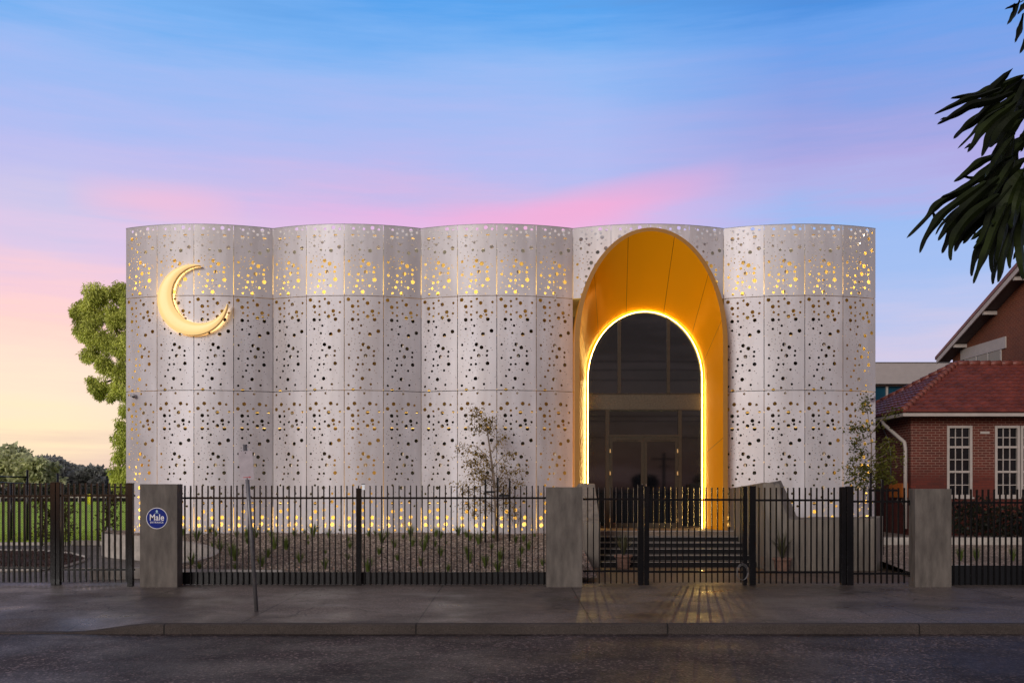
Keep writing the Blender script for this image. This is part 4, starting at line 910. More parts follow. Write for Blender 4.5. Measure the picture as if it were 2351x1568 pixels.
for i, (zx, yt_, lab) in enumerate(((330, 870, 'black tree stake left of the golden young tree'), (456, 850, 'tallest black tree stake, just right of the golden tree trunk'), (580, 880, 'black tree stake furthest right of the golden young tree'))):
    a = Q(zx, yt_, 25.7 + .2*(i == 1)); b_ = Q(zx, 1500, 25.7+.2*(i == 1))
    m_ = MB().tube([(b_.x, b_.y, .45), a], .026, 8); tag(m_.build('tree_stake', M['stake'], org=(b_.x, b_.y, .5)), lab, 'tree stake', 'stakes round the golden tree')
tie = MB(); tie.box(Q(330, 1000, 25.7).x, Q(430, 1000, 25.7).x, 25.69, 25.71, Q(0, 1010, 25.7).z, Q(0, 990, 25.7).z); tag(tie.build('tree_tie', M['stake'], org=tuple(Q(380, 1000, 25.7))), 'black tie between the left stake and the golden tree trunk', 'tree tie')
tie = MB(); tie.box(Q(470, 1035, 25.7).x, Q(580, 1035, 25.7).x, 25.69, 25.71, Q(0, 1050, 25.7).z, Q(0, 1025, 25.7).z); tag(tie.build('tree_tie', M['stake'], org=tuple(Q(525, 1035, 25.7))), 'black tie between the middle and the right tree stake', 'tree tie')
# right young tree (in front of the facade's right end)
def D(a, b, Y, dy=0): return P(a, b, Y+dy)
YU = 25.4
tr_ = [([Vector((PX(1996, YU), YU, 0)), D(1997, 1150, YU), D(2000, 1080, YU), D(2001, 1020, YU), D(1996, 980, YU), D(1990, 930, YU)], .030, .007)]
br_ = [[D(1996, 985, YU), D(1975, 975, YU), D(1950, 985, YU)], [D(1992, 950, YU), D(1985, 930, YU), D(1990, 915, YU)], [D(1998, 1000, YU), D(1970, 1010, YU), D(1955, 1025, YU)], [D(1998, 1000, YU), D(2018, 970, YU), D(2040, 945, YU, -.2), D(2060, 940, YU)],
       [D(2000, 1040, YU), D(1975, 1040, YU), D(1960, 1060, YU)], [D(2000, 1050, YU), D(2030, 1020, YU), D(2045, 1010, YU)], [D(2000, 1080, YU), D(1965, 1070, YU), D(1945, 1085, YU)], [D(2000, 1090, YU), D(1970, 1090, YU), D(1955, 1105, YU)],
       [D(2000, 1070, YU), D(2025, 1060, YU), D(2050, 1050, YU), D(2072, 1050, YU)], [D(2000, 1090, YU), D(2020, 1080, YU), D(2045, 1075, YU)], [D(2000, 1100, YU), D(2030, 1095, YU), D(2050, 1100, YU)],
       [D(2000, 1110, YU), D(1985, 1100, YU), D(1970, 1120, YU)], [D(2000, 1120, YU), D(2020, 1105, YU), D(2035, 1090, YU)], [D(2000, 1060, YU), D(2030, 1045, YU), D(2050, 1030, YU, .2)], [D(2000, 1090, YU), D(2015, 1060, YU), D(2030, 1060, YU, .3)],
       [D(2000, 1100, YU), D(1985, 1075, YU), D(1975, 1070, YU)]]
young_tree('young_tree', 'leafy green young tree beside the right end of the metal facade', (PX(1996, YU), YU, 0), tr_, br_, M['green'], 120, .095, 8, droop=.2, spread=.19)
# staked shrubs inside the left gate
def shrub(px, pyt, pyb, Y, w, label):
    c = P(px, pyb, Y); c.z = 0.0; top = PZ(pyt, Y)
    br = []; random.seed(int(px))
    for k in range(16):
        h_ = .25+(top-.3)*k/16; a = random.uniform(0, 6.28); r_ = w*(1-.5*k/16)*random.uniform(.5, 1)
        br.append([(c.x, c.y, h_), (c.x+math.cos(a)*r_*.5, c.y+math.sin(a)*r_*.5, h_+.1), (c.x+math.cos(a)*r_, c.y+math.sin(a)*r_, h_+.05)])
    young_tree('staked_shrub', label, tuple(c), [([tuple(c), (c.x, c.y, top*.5), (c.x+.03, c.y, top-.05)], .02, .008)], br, M['redleaf'], 48, .10, int(px), droop=-.2, bark='bark', group='staked shrubs behind the left gate')
shrub(103, 1140, 1245, 32.6, .42, 'reddish staked shrub behind the first black gate post')
shrub(150, 1128, 1245, 32.4, .42, 'reddish staked shrub just right of the double gate post')
shrub(252, 1132, 1245, 32.2, .5, 'reddish staked shrub next to the left end of the facade')
for px, Y, lab in ((96, 32.9, 'dark stake left of the first shrub behind the gate'), (144, 32.7, 'dark stake left of the shrub beside the double gate post'), (226, 32.5, 'dark stake left of the shrub next to the facade')):
    c = P(px, 1245, Y); tag(box(c.x-.03, c.x+.03, Y-.03, Y+.03, 0, PZ(1135, Y)).build('shrub_stake', M['stake'], org=(c.x, Y, 0)), lab, 'shrub stake', 'stakes behind the left gate')

# big trees
def clumps(mb, cs, n, size, droop, wr=.25, hang=0):
    for (cx, cy, cz, rx, ry, rz, k) in cs:
        for i in range(int(n*k)):
            while True:
                v = Vector((random.uniform(-1, 1), random.uniform(-1, 1), random.uniform(-1, 1)))
                if .12 < v.length < 1: break
            v = v.normalized()*(v.length**.45)*(1 + (.28*random.random() if random.random() < .22 else 0))
            p = Vector((cx+v.x*rx, cy+v.y*ry, cz+v.z*rz - hang*random.random()))
            d = (Vector((v.x*.6, v.y*.6, -droop)) + Vector((random.gauss(0, .5), random.gauss(0, .5), random.gauss(0, .5)))).normalized()*size*random.uniform(.6, 1.4)
            mb.leaf(p, d, size*wr*random.uniform(.7, 1.2), Vector((random.gauss(0, 1), random.gauss(0, 1), random.gauss(0, 1))))
def tree(name, label, base, limbs, cs, m, n, size, droop, seed, group=None, wr=.25, hang=0, cat='tree'):
    random.seed(seed); t = thing(name, label, cat, base, group)
    tb = MB()
    for path, r0, r1 in limbs: tb.tube(path, [r0+(r1-r0)*i/(len(path)-1) for i in range(len(path))], 9)
    tb.build('trunk', M['bark'], t); lb = MB(); clumps(lb, cs, n, size, droop, wr, hang); lb.build('crown', m, t); return t
YG = 48
def sub(px, py, Y, r, k=10, f=.56, sq=.9):   # a lobe broken into smaller clumps
    c = P(px, py, Y); rr = r*Y/F; o = []
    for i in range(k):
        a = random.uniform(0, 6.28); q = random.uniform(.15, .75)*rr; b_ = random.uniform(-1, 1)
        s_ = rr*f*random.uniform(.6, 1.1); o.append((c.x+q*math.cos(a), c.y+b_*rr*.7, c.z+q*math.sin(a), s_, s_, s_*sq, (s_)**1.6))
    return o
random.seed(3)
gx = []
for (a, b_, r_) in ((225, 672, 30), (270, 665, 30), (185, 700, 26), (215, 725, 32), (265, 720, 38), (190, 760, 24), (230, 775, 34), (275, 790, 34), (205, 805, 20), (245, 835, 24), (285, 850, 24), (320, 700, 50), (330, 800, 50), (235, 880, 22), (270, 885, 24), (215, 870, 14), (225, 900, 12), (255, 905, 10), (300, 900, 20), (184, 725, 16), (170, 712, 10), (380, 690, 46), (400, 770, 50), (370, 860, 40), (350, 640, 30), (430, 720, 34)):
    gx += sub(a, b_, YG, r_)
T0 = P(345, 1110, YG); T0.z = 0
limbs = [([tuple(T0), P(340, 1000, YG), P(325, 930, YG), P(300, 880, YG), P(270, 810, YG)], .38, .10), ([P(325, 930, YG), P(290, 800, YG), P(250, 730, YG)], .20, .05), ([P(300, 880, YG), P(265, 870, YG), P(235, 880, YG)], .12, .03), ([P(270, 810, YG), P(230, 770, YG), P(200, 740, YG)], .10, .03)]
tree('gum_tree', 'large gum tree with bright yellow green crown behind the left end of the facade', tuple(T0), limbs, gx, M['gum'], 2100, .17, .9, 21, wr=.15, hang=.25)
random.seed(4); gx = []
for (a, b_, r_) in ((285, 935, 18), (280, 970, 18), (278, 1005, 22), (272, 1040, 16), (282, 1070, 24), (270, 1080, 18), (290, 1100, 24), (300, 1010, 26), (268, 1100, 12)): gx += sub(a, b_, 44, r_)
T0 = P(300, 1110, 44); T0.z = 0
tree('weeping_tree', 'light green weeping tree squeezed against the left edge of the facade', tuple(T0), [([tuple(T0), P(298, 1050, 44), P(292, 960, 44)], .14, .04)], gx, M['gum2'], 1100, .17, 1.2, 22, wr=.16, hang=.3)
# trees beyond the field
def far(px, py, r, Y, m, label, seed, lob=9):
    random.seed(seed); cs = []; c = P(px, py, Y); rr = r*Y/F
    for i in range(lob):
        a = math.pi*random.uniform(-.1, 1.1); q = rr*random.uniform(.3, .85)
        s_ = rr*random.uniform(.28, .45); cs.append((c.x+q*math.cos(a), c.y+random.uniform(-.6, .6)*rr, c.z-rr*.55+q*math.sin(a)*.9, s_*1.15, s_, s_*.8, s_**1.5))
    cs.append((c.x, c.y, c.z-rr*.4, rr*.7, rr*.6, rr*.6, rr**1.5*.8))
    base = (c.x, c.y, -.1)
    tree('field_tree', label, base, [([base, (c.x, c.y, c.z*.45), (c.x+.3, c.y, c.z)], .4, .12), ([(c.x, c.y, c.z*.4), (c.x-rr*.5, c.y, c.z)], .2, .06), ([(c.x, c.y, c.z*.4), (c.x+rr*.5, c.y, c.z)], .2, .06)], cs, m, 260, .62, .2, seed, 'trees beyond the sports field', wr=.42)
far(30, 1046, 66, 128, M['farlight'], 'pale green rounded tree at the far left edge beyond the field', 31, 14)
far(78, 1074, 52, 126, M['farlight'], 'pale green lower tree in front of the dark trees beyond the field', 32, 12)
far(-20, 1056, 50, 135, M['farlight'], 'pale green tree cut by the left edge of the picture', 33)
far(100, 1062, 44, 146, M['fardark'], 'dark grey green tree rising behind the pale green trees', 34, 11)
far(138, 1078, 46, 142, M['fardark'], 'dark spreading tree in the dip of the tree line beyond the field', 35, 11)
far(178, 1100, 36, 140, M['fardark'], 'low dark tree filling the gap in the tree line beyond the field', 36)
far(213, 1078, 38, 136, M['fardark'], 'dark domed tree standing alone left of the bright weeping tree', 37, 12)
far(246, 1094, 32, 138, M['fardark'], 'small dark tree touching the bright weeping tree', 38)
hd = MB(); random.seed(9); clumps(hd, [(-76+i*2.2, 124+random.uniform(-.6, .6), .8, 1.8, 1.2, 1.0, 1) for i in range(32)], 330, .42, .2, .4)
tag(hd.build('hedge', M['hedge'], org=(-60, 124, 0)), 'long dark hedge along the far side of the sports field', 'hedge')
# white boundary rail & pads
br = thing('boundary_rail', 'white rail round the far side of the sports field', 'rail', (-60, 112, 0))
MB().box(-75, -40, 111.96, 112.04, .62, .75).build('top_rail', M['white'], br)
for i in range(12): MB().box(-74+i*3-.04, -74+i*3+.04, 111.97, 112.03, 0, .615).build('post', M['white'], br)
for i, (px, lab) in enumerate(((199, 'left one of the two yellow goal post pads on the field'), (207, 'right one of the two yellow goal post pads on the field'))):
    p = P(px, 1150, 95); m_ = MB().lathe((p.x, 95, .0), [(.14, .2), (.16, .25), (.16, 1.15), (.12, 1.2)], 12)
    tag(m_.build('goal_pad', M['yellow'], org=(p.x, 95, 0)), lab, 'pad', 'yellow goal post pads')
# chain link fence
YC = 35.0
CF = thing('chain_link_fence', 'dark chain link fence with taller posts along the near side of the sports field', 'chain link fence', (PX(145, YC), YC, 0))
cx0, cx1 = PX(-30, YC), PX(295, YC)
def ctop(X): t = (X-cx0)/(cx1-cx0); return 2.17-.20*t
net = MB(); X = cx0-2.2; wr_ = .0035
while X < cx1:
    for sg in (1, -1):
        h_ = 2.1; xa, xb = (X, X+h_) if sg > 0 else (X+h_, X); za, zb = .03, .03+h_
        a = Vector((xa, YC+sg*.004, za)); b_ = Vector((xb, YC+sg*.004, zb))
        def clipx(a, b_):
            d = b_-a; t0, t1 = 0, 1
            for lo, s_ in ((cx0, 1), (cx1, -1)):
                fa = (a.x-lo)*s_; fb = (b_.x-lo)*s_
                if fa < 0 and fb < 0: return None
                if fa < 0: t0 = max(t0, fa/(fa-fb))
                if fb < 0: t1 = min(t1, fa/(fa-fb))
            return (a+d*t0, a+d*t1) if t1 > t0 else None
        c = clipx(a, b_)
        if c: net.tube(c, wr_, 3, cap=False)
    X += .085
net.build('mesh', M['wire'], CF)
MB().tube([(cx0, YC, ctop(cx0)), (cx1, YC, ctop(cx1))], .022, 8).build('top_rail', M['black'], CF)
for z_ in (.12, 1.1): MB().tube([(cx0, YC, z_), (cx1, YC, z_)], .006, 5).build('strain_wire', M['black'], CF)
MB().tube([P(-30, 1094.5, YC), P(62, 1094.5, YC)], .03, 8).build('gate_rail', M['black'], CF)
for px, py in ((62, 1079), (132, 1085.5), (245, 1092), (25, 1110)):
    X = PX(px, YC); MB().tube([(X, YC+.03, 0), (X, YC+.03, PZ(py, YC))], .038, 10).build('post', M['black'], CF)

# ---------------------------------------------------------------- brick house
H = thing('brick_house', 'red brick house with a tiled hip roof and white sash windows', 'house', (16, 30, .3))
HY_ = 30.0; HX = PX(2091, HY_); ZE = 4.28
WX = [(2174, 2232), (2284, 2400)]; WZ0, WZ1 = PZ(1141, HY_), PZ(977, HY_)
wb = []
xx = HX
for a, b_ in WX: wb.append((xx, PX(a, HY_))); xx = PX(b_, HY_)
wb.append((xx, 21))
for (a, b_) in wb: MB().box(a, b_, HY_, HY_+.25, WZ0, WZ1).build('wall', M['brick'], H, org=(0, 0, 0))
MB().box(HX, 21, HY_, HY_+.25, .2, WZ0-.002).build('wall', M['brick'], H, org=(0, 0, 0)); MB().box(HX, 21, HY_, HY_+.25, WZ1+.002, ZE-.1).build('wall', M['brick'], H, org=(0, 0, 0))
MB().box(HX, HX+.25, HY_+.252, 35.0, .2, ZE-.1).build('side_wall', M['brick'], H, org=(0, 0, 0))
MB().box(HX+.26, 21, HY_+.9, 35.0, .2, ZE-.2).build('inner_block', M['soil'], H)
def sash(x0, x1, z0, z1):
    Y = HY_-.02; f = .075
    w = MB(); w.box(x0, x0+f, Y, Y+.12, z0, z1); w.box(x1-f, x1, Y, Y+.12, z0, z1); w.box(x0+f, x1-f, Y, Y+.12, z1-f, z1); w.box(x0+f, x1-f, Y, Y+.12, z0, z0+f)
    wo_ = w.build('window', M['white'], H)
    MB().box(x0+f, x1-f, Y+.10, Y+.112, z0+f, z1-f).build('pane', M['pane'], wo_)
    hh = z1-z0; b_ = MB()
    for t in (.30, .645): zc = z1-hh*t; b_.box(x0+f, x1-f, Y+.03, Y+.098, zc-.032, zc+.032)
    for c in range(1, 3): X = x0+f+(x1-x0-2*f)*c/3; b_.box(X-.012, X+.012, Y+.06, Y+.097, z0+f, z1-f)
    for t in (.165, .475, .83): zc = z1-hh*t; b_.box(x0+f, x1-f, Y+.061, Y+.096, zc-.012, zc+.012)
    b_.build('glazing_bars', M['white'], wo_)
    MB().box(x0-.03, x1+.03, Y-.06, Y-.002, z0-.05, z0-.001).build('sill', M['white'], wo_)
sash(PX(2174, HY_), PX(2232, HY_), WZ0, WZ1)
sash(PX(2284, HY_), PX(2341, HY_), WZ0, WZ1); sash(PX(2343.5, HY_), PX(2400, HY_), WZ0, WZ1)
vp = P(2261, 993, HY_-.01); MB().box(vp.x-.14, vp.x+.14, HY_-.02, HY_-.002, vp.z-.035, vp.z+.035).build('vent', M['white'], H)
# eaves: gutter, fascia, soffit
EX, EY = 11.83, 29.4
MB().box(EX, 21, EY-.02, EY+.03, ZE-.14, ZE-.045).build('gutter', M['white'], H)
MB().box(EX, EX+.05, EY+.032, 35.6, ZE-.14, ZE-.045).build('gutter', M['white'], H)
MB().box(EX+.06, 21, EY+.04, 35.6, ZE-.13, ZE-.10).build('soffit', M['soffit'], H)
MB().box(EX+.02, 21, EY+.04, EY+.07, ZE-.095, ZE-.005).build('fascia', M['soil'], H)  # coloured near black to stand for the shadow above the gutter
# tiled roof: stepped wavy courses
RT = .5935; RX, RY, RZ = 14.81, 32.38, 6.05
def tiles(side):
    NC = 14; m_ = MB(); run = RY-EY
    for c in range(NC):
        t0, t1 = c/NC, (c+1)/NC
        for q in range(1):
            if side == 'front':
                xa = EX+run*t0; u0, u1 = xa-.02, 21.0
            else: u0, u1 = EY+run*t0-.02, 35.36-run*t0+.0
            if u1-u0 < .1: continue
            n = max(4, int((u1-u0)/.045)); vs = []; fs = []
            for i in range(n+1):
                u = u0+(u1-u0)*i/n; wv = .042*abs(math.sin(math.pi*u/.30))**.7 + random.uniform(-.003, .003)
                for t, lift in ((t0-.004, 0), (t0-.004, .055), (t1, .004)):
                    z_ = ZE+(RZ-ZE)*t+lift+(wv if lift > .001 else 0)
                    if lift == .004: u2 = max(u, (EX if side == 'front' else EY)+run*t1-.02) 
                    else: u2 = u
                    vs.append((u2, EY+run*t, z_) if side == 'front' else (EX+run*t, u2, z_))
            for i in range(n):
                for k in range(2): fs.append((i*3+k, (i+1)*3+k, (i+1)*3+k+1, i*3+k+1))
            m_.add(vs, fs, False)
    return m_
RF = tiles('front').build('roof', M['tile'], H, org=(0, 0, 0)); RS = tiles('side').build('roof', M['tile'], H, org=(0, 0, 0))
bs = MB(); bs.add([(EX, EY, ZE-.01), (21, EY, ZE-.01), (21, RY, RZ-.01), (RX, RY, RZ-.01), (EX, 35.36, ZE-.01), (21, 35.36, ZE-.01)], [(0, 1, 2, 3), (0, 3, 4), (3, 2, 5, 4)]); bs.build('roof_deck', M['tile'], H, org=(0, 0, 0))
cap = MB(); L0, L1 = Vector((EX+.02, EY+.02, ZE+.03)), Vector((RX, RY, RZ+.05))
for k in range(15):
    a = L0.lerp(L1, k/15); b_ = L0.lerp(L1, (k+1.12)/15); cap.tube([a+Vector((0, 0, .022)), b_], [.105, .085], 10)
for k in range(18):
    a = Vector((RX+k*.36, RY, RZ+.05)); cap.tube([a, a+Vector((.40, 0, .018))], [.085, .10], 10)
L2 = Vector((EX, 35.36, ZE+.03))
for k in range(15):
    a = L1.lerp(L2, k/15); b_ = L1.lerp(L2, (k+1.1)/15); cap.tube([a, b_+Vector((0, 0, .02))], [.085, .10], 10)
cap.build('ridge_caps', M['tilecap'], H, org=(0, 0, 0))
# downpipe
dp = MB().tube([P(2024, 962, 31.2), P(2029, 974, 31.0), P(2077, 1016, 29.9), P(2078.5, 1030, 29.88), Vector((PX(2078.5, 29.88), 29.88, .72))], .058, 10)
dp.build('downpipe', M['white'], H)
MB().tube([P(2028, 985, 31.5), P(2040, 1010, 31.4), P(2045, 1040, 31.4), P(2045, 1110, 31.4)], .02, 6).build('conduit', M['steel'], H)
ob = P(2060, 1128, 30.6); ob_ = box(HX-.17, HX-.003, 30.2, 31.3, PZ(1142, 30.6), PZ(1109, 30.6))
OB = thing('meter_box', 'orange-lit box on the side wall of the brick house behind the green young tree', 'meter box', (HX-.1, 30.7, 1.7))
ob_.build('box_body', M['orange'], OB, bevel=.01); MB().box(HX-.18, HX-.172, 30.25, 31.25, PZ(1140, 30.6), PZ(1111, 30.6)).build('box_door', M['orange'], OB)
for q in (0, .12): MB().tube([(HX-.06, 30.5+q*3, PZ(1142, 30.6)), (HX-.08, 30.5+q*3, PZ(1150, 30.6)), (HX-.02, 30.55+q*3, PZ(1158, 30.6))], .012, 6).build('cable', M['white'], OB)
# tall gable house behind
G = thing('gable_house', 'taller brick gable house rising behind the tiled hip roof', 'house', (20, 38, 0))
GX = 19.6; OX = 19.0; sl = .368
def zr(Y): return 7.59+sl*(43.5-Y)
def gz(Y): return zr(Y)
YRG = 35.7; zrg = zr(YRG); Y2 = 2*YRG-43.5
MB().prism([(GX, 43.2, 3), (GX, 43.2, zr(43.2)-.05), (GX, YRG, zrg-.05), (GX, 2*YRG-43.2, zr(43.2)-.05), (GX, 2*YRG-43.2, 3)], (10, 0, 0)).build('gable_wall', M['brick2'], G, org=(0, 0, 0))
for sg in (1, -1):
    ye = YRG+sg*7.8; yo = YRG+sg*7.87
    MB().prism([(OX-.03, yo, zr(43.55)+.10), (OX-.03, YRG, zrg+.10), (OX-.03, YRG, zrg+.27), (OX-.03, yo, zr(43.6)+.25)], (11, 0, 0)).build('roof', M['tile'], G, org=(0, 0, 0))
    MB().prism([(OX, ye, zr(43.5)-.10), (OX, YRG, zrg-.10), (OX, YRG, zrg+.098), (OX, ye, zr(43.5)+.098)], (.05, 0, 0)).build('barge_board', M['white'], G, org=(0, 0, 0))
    MB().prism([(OX+.052, ye, zr(43.5)-.03), (OX+.052, YRG, zrg-.03), (OX+.052, YRG, zrg), (OX+.052, ye, zr(43.5))], (.545, 0, 0)).build('soffit', M['soffit'], G, org=(0, 0, 0))
for Yk in (41.9, 39.3, 36.9): MB().box(OX+.06, GX-.002, Yk-.06, Yk+.06, zr(Yk)-.19, zr(Yk)-.05).build('outlooker', M['white'], G, org=(0, 0, 0))
MB().box(GX-.05, GX-.002, 38.5, 42.35, 7.49, 7.95).build('lintel', M['white'], G)
wg = MB(); wg.box(GX-.045, GX-.003, 38.9, 42.0, 6.3, 6.36)
for Yk in (38.9, 39.95, 40.95, 41.95): wg.box(GX-.045, GX-.003, Yk-.035, Yk+.035, 6.365, 7.488)
wgo = wg.build('window', M['white'], G); MB().box(GX-.02, GX-.004, 38.95, 41.9, 6.37, 7.485).build('pane', M['bluepane'], wgo)
# white flat-roofed building
Wb = thing('flat_roofed_building', 'pale flat roofed building with dark blue glazing between the facade and the brick house', 'building', (18, 50, 0))
MB().box(12, 26, 49.7, 60, PZ(881, 49.7), PZ(833, 49.7)).build('fascia', mat('pale fascia', (.40, .35, .33), .5, var=.05), Wb)
MB().box(12, 26, 49.65, 60, PZ(833, 49.7)+.001, PZ(831.5, 49.7)).build('coping', M['steel'], Wb)
MB().box(12, 26, 50.2, 50.25, 0, PZ(882, 49.7)).build('glazing', M['bluepane'], Wb); MB().box(12, 26, 50.3, 60, 0, PZ(882, 49.7)).build('core', M['soil'], Wb)
MB().box(12, 26, 50.1, 50.198, PZ(886, 50), PZ(882.2, 50)).build('head_frame', M['white'], Wb)
for px in (1990, 2037, 2100, 2160): X = PX(px, 50.1); MB().box(X-.05, X+.05, 50.1, 50.198, 0, PZ(886.2, 50)).build('mullion', M['white'], Wb)
# ground and planting on the right
g = MB(); g.add([(8.95, 20.6, .02), (24, 20.6, .02), (24, 27, .45), (8.95, 27, .45)], [(0, 1, 2, 3)]); g.add([(8.95, 27.002, .50), (24, 27.002, .50), (24, 60, .6), (8.95, 60, .6)], [(0, 1, 2, 3)]); struct(g, 'side_gravel', M['gravel'])
tag(box(9.0, 20, 26.6, 26.9, .3, .62).build('kerb_wall', M['edging'], org=(14, 26.7, .3), bevel=.01), 'low grey concrete kerb in front of the dark hedge by the brick house', 'kerb wall')
tag(box(8.95, 10.2, 21.6, 21.75, 0, .28).build('kerb_wall', M['edging'], org=(9.5, 21.7, 0), bevel=.01), 'short concrete edging behind the fence left of the right pillar', 'edging')
hd = MB(); random.seed(19); clumps(hd, [(12.9+i*.42, 28.3+random.uniform(-.2, .2), 1.05+random.uniform(-.1, .15), .42, .42, .48, 1) for i in range(16)], 420, .11, .1, .3)
tag(hd.build('hedge', M['hedge'], org=(15.5, 28.3, .5)), 'dark low hedge along the foot of the brick house', 'hedge')
random.seed(23)
for i, (px, py, lab) in enumerate(((2205, 1262, 'green strappy plant nearest the right pillar, in the side gravel'), (2242, 1268, 'middle green strappy plant in the side gravel'), (2325, 1262, 'green strappy plant in the side gravel near the right edge'))):
    Y = 23.6; X = PX(px, Y); m_ = MB(); blades(m_, (X, Y, .2), 40, .42, .22, .010, .4); tag(m_.build('strappy_plant', M['tuft'], org=(X, Y, .2)), lab, 'plant', 'strappy plants in the side gravel')

# ---------------------------------------------------------------- foreground tree on the right (silhouette of lobed leaves)
FT = thing('overhanging_tree', 'dark tree with long lobed leaves hanging in from the right edge', 'tree', (3.4, 3.5, -.01))
YF = 3.55
MB().tube([(3.4, 3.5, -.02), (3.35, 3.5, 1.5), (3.3, 3.55, 3.2), (3.2, 3.6, 4.6), (3.15, 3.6, 6.0)], [.17, .14, .12, .09, .05], 12).build('trunk', M['bark'], FT)
def fp_(px, py, dy=0): return P(px, py, YF+dy)
bb = MB()
for pth in ([(3.3, 3.55, 3.0), fp_(2440, 330), fp_(2380, 300)], [(3.3, 3.55, 3.2), fp_(2440, 200), fp_(2365, 172)], [(3.25, 3.6, 3.8), fp_(2450, 10), fp_(2380, -20)], [(3.3, 3.55, 3.0), fp_(2420, 420), fp_(2345, 420)]):
    bb.tube(pth, [.05, .02, .008], 8)
bb.build('branch', M['bark'], FT)
random.seed(77)
def z1(a, b): return ((3380+a/3.337)/1.633, (230+b/3.337)/1.633)
def z2(a, b): return ((3380+a/3.137)/1.633, (600+b/3.137)/1.633)
LV = []   # (points, half widths at 1 px)
def lf(fn, pts, w): LV.append(([fn(*p) for p in pts], w))
# upper spray, tip last; w in zoom px
lf(z1, [(1535,170),(1330,260),(1130,330),(980,400),(820,420),(635,450)], 44)
lf(z1, [(1250,330),(1000,420),(850,450),(700,520),(560,585),(430,648)], 34)
lf(z1, [(1400,380),(1150,480),(900,530),(760,610),(620,690),(465,775)], 48)
lf(z1, [(640,680),(560,700),(500,718)], 18)
lf(z1, [(1450,400),(1250,560),(1050,650),(870,770),(760,860),(668,955)], 52)
lf(z1, [(1300,560),(1080,690),(980,800),(880,920),(720,1080)], 24)
lf(z1, [(1450,500),(1200,680),(1020,850),(930,1000),(845,1125)], 48)
lf(z1, [(950,980),(880,1030),(805,1080)], 20)
lf(z1, [(1500,560),(1280,720),(1140,880),(1080,1030),(1020,1180)], 62)
lf(z1, [(1535,600),(1380,720),(1260,860),(1180,980),(1120,1060)], 70)
lf(z1, [(1535,700),(1400,820),(1300,960),(1230,1120)], 70)
lf(z1, [(1340,260),(1250,380),(1100,420),(1000,440)], 40)
lf(z1, [(1535,220),(1450,330),(1340,400),(1200,430)], 60)
lf(z1, [(1350,1140),(1150,1190),(1000,1250),(880,1340),(760,1440),(672,1495)], 48)
lf(z1, [(1400,1180),(1200,1270),(1060,1390),(950,1450),(780,1430)], 40)
lf(z1, [(1535,1000),(1350,1180),(1150,1330),(950,1470),(780,1600)], 75)
# lower spray
lf(z2, [(1200,0),(900,220),(700,350),(480,430)], 45)
lf(z2, [(900,230),(700,360),(500,470),(390,560),(300,680),(75,910)], 46)
lf(z2, [(1000,250),(720,450),(500,620),(390,760),(290,920),(228,1085)], 48)
lf(z2, [(1100,280),(800,480),(600,640),(480,760),(415,870)], 24)
lf(z2, [(520,700),(430,680),(370,600)], 36)
lf(z2, [(1150,200),(880,430),(680,640),(540,800),(445,940)], 60)
lf(z2, [(1200,300),(900,540),(680,740),(560,940),(490,1090)], 62)
lf(z2, [(1150,400),(850,620),(680,820),(600,1000),(590,1175)], 55)
lf(z2, [(1200,420),(950,650),(780,820),(690,950),(640,1070)], 55)
lf(z2, [(1200,500),(980,660),(850,820),(740,978)], 55)
lf(z2, [(980,760),(880,830),(870,880)], 16)
lf(z2, [(1300,300),(1100,560),(1010,800),(940,950),(862,1030)], 48)
lf(z2, [(1250,400),(1080,680),(1000,900),(880,1140),(835,1360)], 60)
lf(z2, [(1250,500),(1100,800),(1010,1050),(930,1250),(860,1445)], 48)
lf(z2, [(1300,400),(1180,700),(1120,950),(1075,1150),(1090,1340)], 56)
lf(z2, [(1350,500),(1240,800),(1170,1060),(1110,1280),(1085,1455)], 52)
lf(z2, [(1400,500),(1290,820),(1210,1080),(1180,1300),(1150,1430)], 55)
lf(z2, [(1443,500),(1330,800),(1290,1040),(1285,1270)], 60)
lf(z2, [(1443,600),(1400,900),(1420,1180),(1443,1400)], 60)
lf(z2, [(1443,100),(1300,350),(1200,600),(1080,760)], 90)
lf(z2, [(1443,0),(1250,150),(1080,380),(950,560)], 90)
lf(z2, [(1443,200),(1350,500),(1300,800)], 90)
lf(z2, [(1200,0),(1050,250),(900,450),(800,640)], 80)
lf(z2, [(1443,300),(1420,600),(1380,900)], 70)
for (a, b_, w_) in (((2351, 0), (2311, 18), 5), ((2345, -6), (2316, 54), 8), ((2351, 30), (2334, 95), 9), ((2360, -10), (2340, 30), 8), ((2370, 60), (2345, 120), 9), ((2330, 8), (2322, 50), 7)):
    LV.append(([a, ((a[0]+b_[0])/2+3, (a[1]+b_[1])/2), b_], w_*4))
for i in range(46):   # inner mass behind
    a0 = random.uniform(2320, 2420); b0 = random.uniform(150, 480); an = random.uniform(R(95), R(150)); ln = random.uniform(60, 150)
    LV.append(([(a0, b0), (a0+ln*.5*math.cos(an), b0+ln*.5*math.sin(an)), (a0+ln*math.cos(an), b0+ln*math.sin(an)*1.05)], 50))
lv = MB()
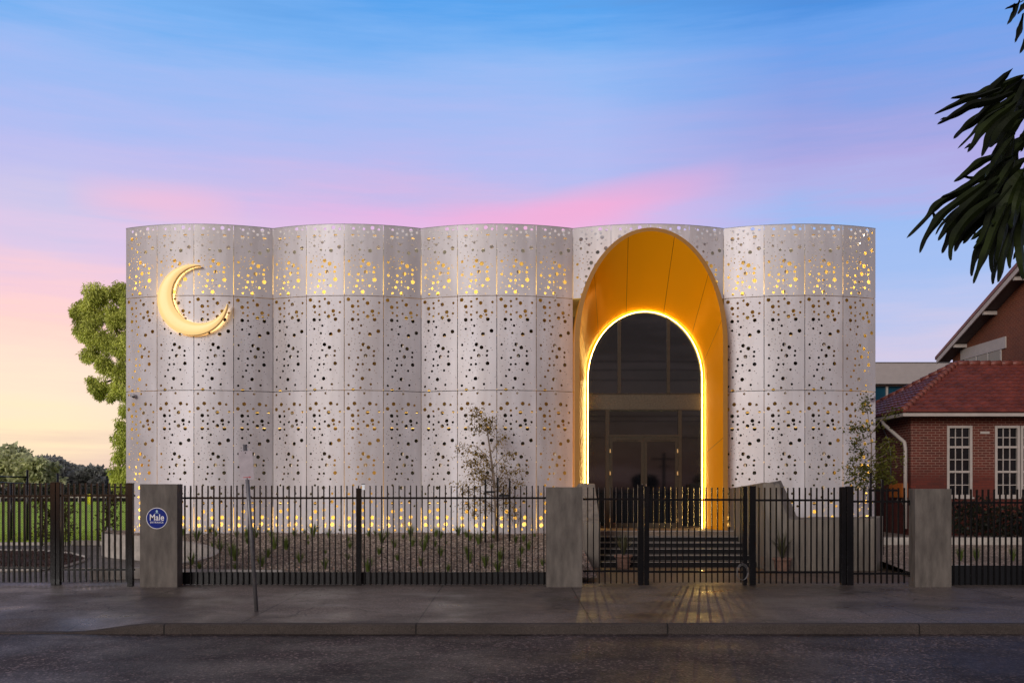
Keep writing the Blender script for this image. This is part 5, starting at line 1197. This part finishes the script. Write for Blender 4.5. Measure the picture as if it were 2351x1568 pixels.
for idx, (pts, w) in enumerate(LV):
    dy = random.uniform(-.10, .16) + (.1 if w == 50 and idx > 50 else 0); c = cat([Vector(p) for p in pts], 5); n = len(c); wpx = w/4.7
    cen = [fp_(p[0], p[1], dy+.05*math.sin(3*k/n)) for k, p in enumerate(c)]; vs = []; fs = []
    for k in range(n):
        t = k/(n-1); d = (cen[min(k+1, n-1)]-cen[max(k-1, 0)]).normalized(); s_ = Vector((-d.z, 0, d.x)); 
        prof = (.55+.45*math.sin(math.pi*min(1, t*1.25)))*(1 if t < .72 else math.sqrt(max(0, 1-((t-.72)/.28)**2)))
        ww = wpx*YF/F*max(prof, .03)*(1+.10*math.sin(t*17+idx)); y_ = Vector((0, .012, 0))
        vs += [cen[k]-s_*ww+y_, cen[k]-y_*.2, cen[k]+s_*ww+y_, cen[k]+y_*1.3]
    for k in range(n-1):
        for q in range(4): fs.append((k*4+q, k*4+(q+1) % 4, (k+1)*4+(q+1) % 4, (k+1)*4+q))
    lv.add(vs, fs, False)
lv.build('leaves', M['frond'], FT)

random.seed(41)
ll = MB()
for i in range(420):
    X = random.uniform(-9, 9.5); Y = random.choice([KY-.05-abs(random.gauss(0, .12)), random.uniform(14.6, 19.5), 19.9-abs(random.gauss(0, .15)), random.uniform(9, 14)])
    z_ = -.14 if Y < KY else .006
    if X < -5 and Y > KY and Y < 15.6: continue
    a = random.uniform(0, 6.28); sz = random.uniform(.010, .032)
    ll.leaf(Vector((X, Y, z_)), Vector((math.cos(a), math.sin(a), random.uniform(0, .35)))*sz, sz*.28, Vector((0, 0, 1)))
tag(ll.build('leaf_litter', leafm('dry leaf litter', (.05, .03, .012), (.22, .15, .07), .6)), 'dry fallen leaves scattered over the footpath, gutter and road', 'leaf litter', kind='stuff')
# ---------------------------------------------------------------- across the street behind the viewer (seen mirrored in the doors)
UP = thing('utility_pole', 'timber power pole with crossarms mirrored in the glass doors', 'utility pole', (29.2, -130, -.2))
MB().tube([(29.2, -130, -.2), (29.2, -130, 8.3)], [.32, .26], 8).build('pole', M['stake'], UP)
MB().box(26.9, 31.5, -130.3, -130.5, 7.0, 7.3).build('crossarm', M['stake'], UP); MB().box(28.2, 30.4, -130.3, -130.5, 5.6, 5.8).build('crossarm', M['stake'], UP)
for zc, dy in ((10.06, 0), (9.62, .3), (8.85, 0), (6.6, .4), (6.25, 0), (5.2, .2)):
    MB().tube([(-60+i*12, -6-dy, zc-.6+.6*abs(i-5)/5+.0) for i in range(11)], .022, 4, cap=False)
pw = MB()
for zc, dy in ((10.06, 0), (9.55, .3), (8.85, 0), (6.55, .4), (6.2, 0), (5.15, .2)):
    pw.tube([(-60+i*12, -6-dy, zc) for i in range(11)], .022, 4, cap=False)
tag(pw.build('power_lines', M['stake'], org=(0, -6, 8)), 'dark power lines mirrored in the arched window', 'power lines')
for i, (X, r_, zt, lab) in enumerate(((36.0, 3.5, 5.6, 'dark tree mirrored in the right glass sidelight'), (24.0, 2.2, 4.2, 'smaller dark tree mirrored in the right door'))):
    random.seed(60+i); cs = [(X+random.uniform(-.6, .6)*r_, -120+random.uniform(-1, 1), zt*.55+random.uniform(-.4, .5)*r_, r_*.6, r_*.6, r_*.5, 1) for _ in range(7)]
    tree('street_tree', lab, (X, -120, -.2), [([(X, -120, -.2), (X, -120, zt*.7)], .3, .1)], cs, M['hedge'], 260, .6, .2, 60+i, 'trees mirrored in the glass', wr=.42)
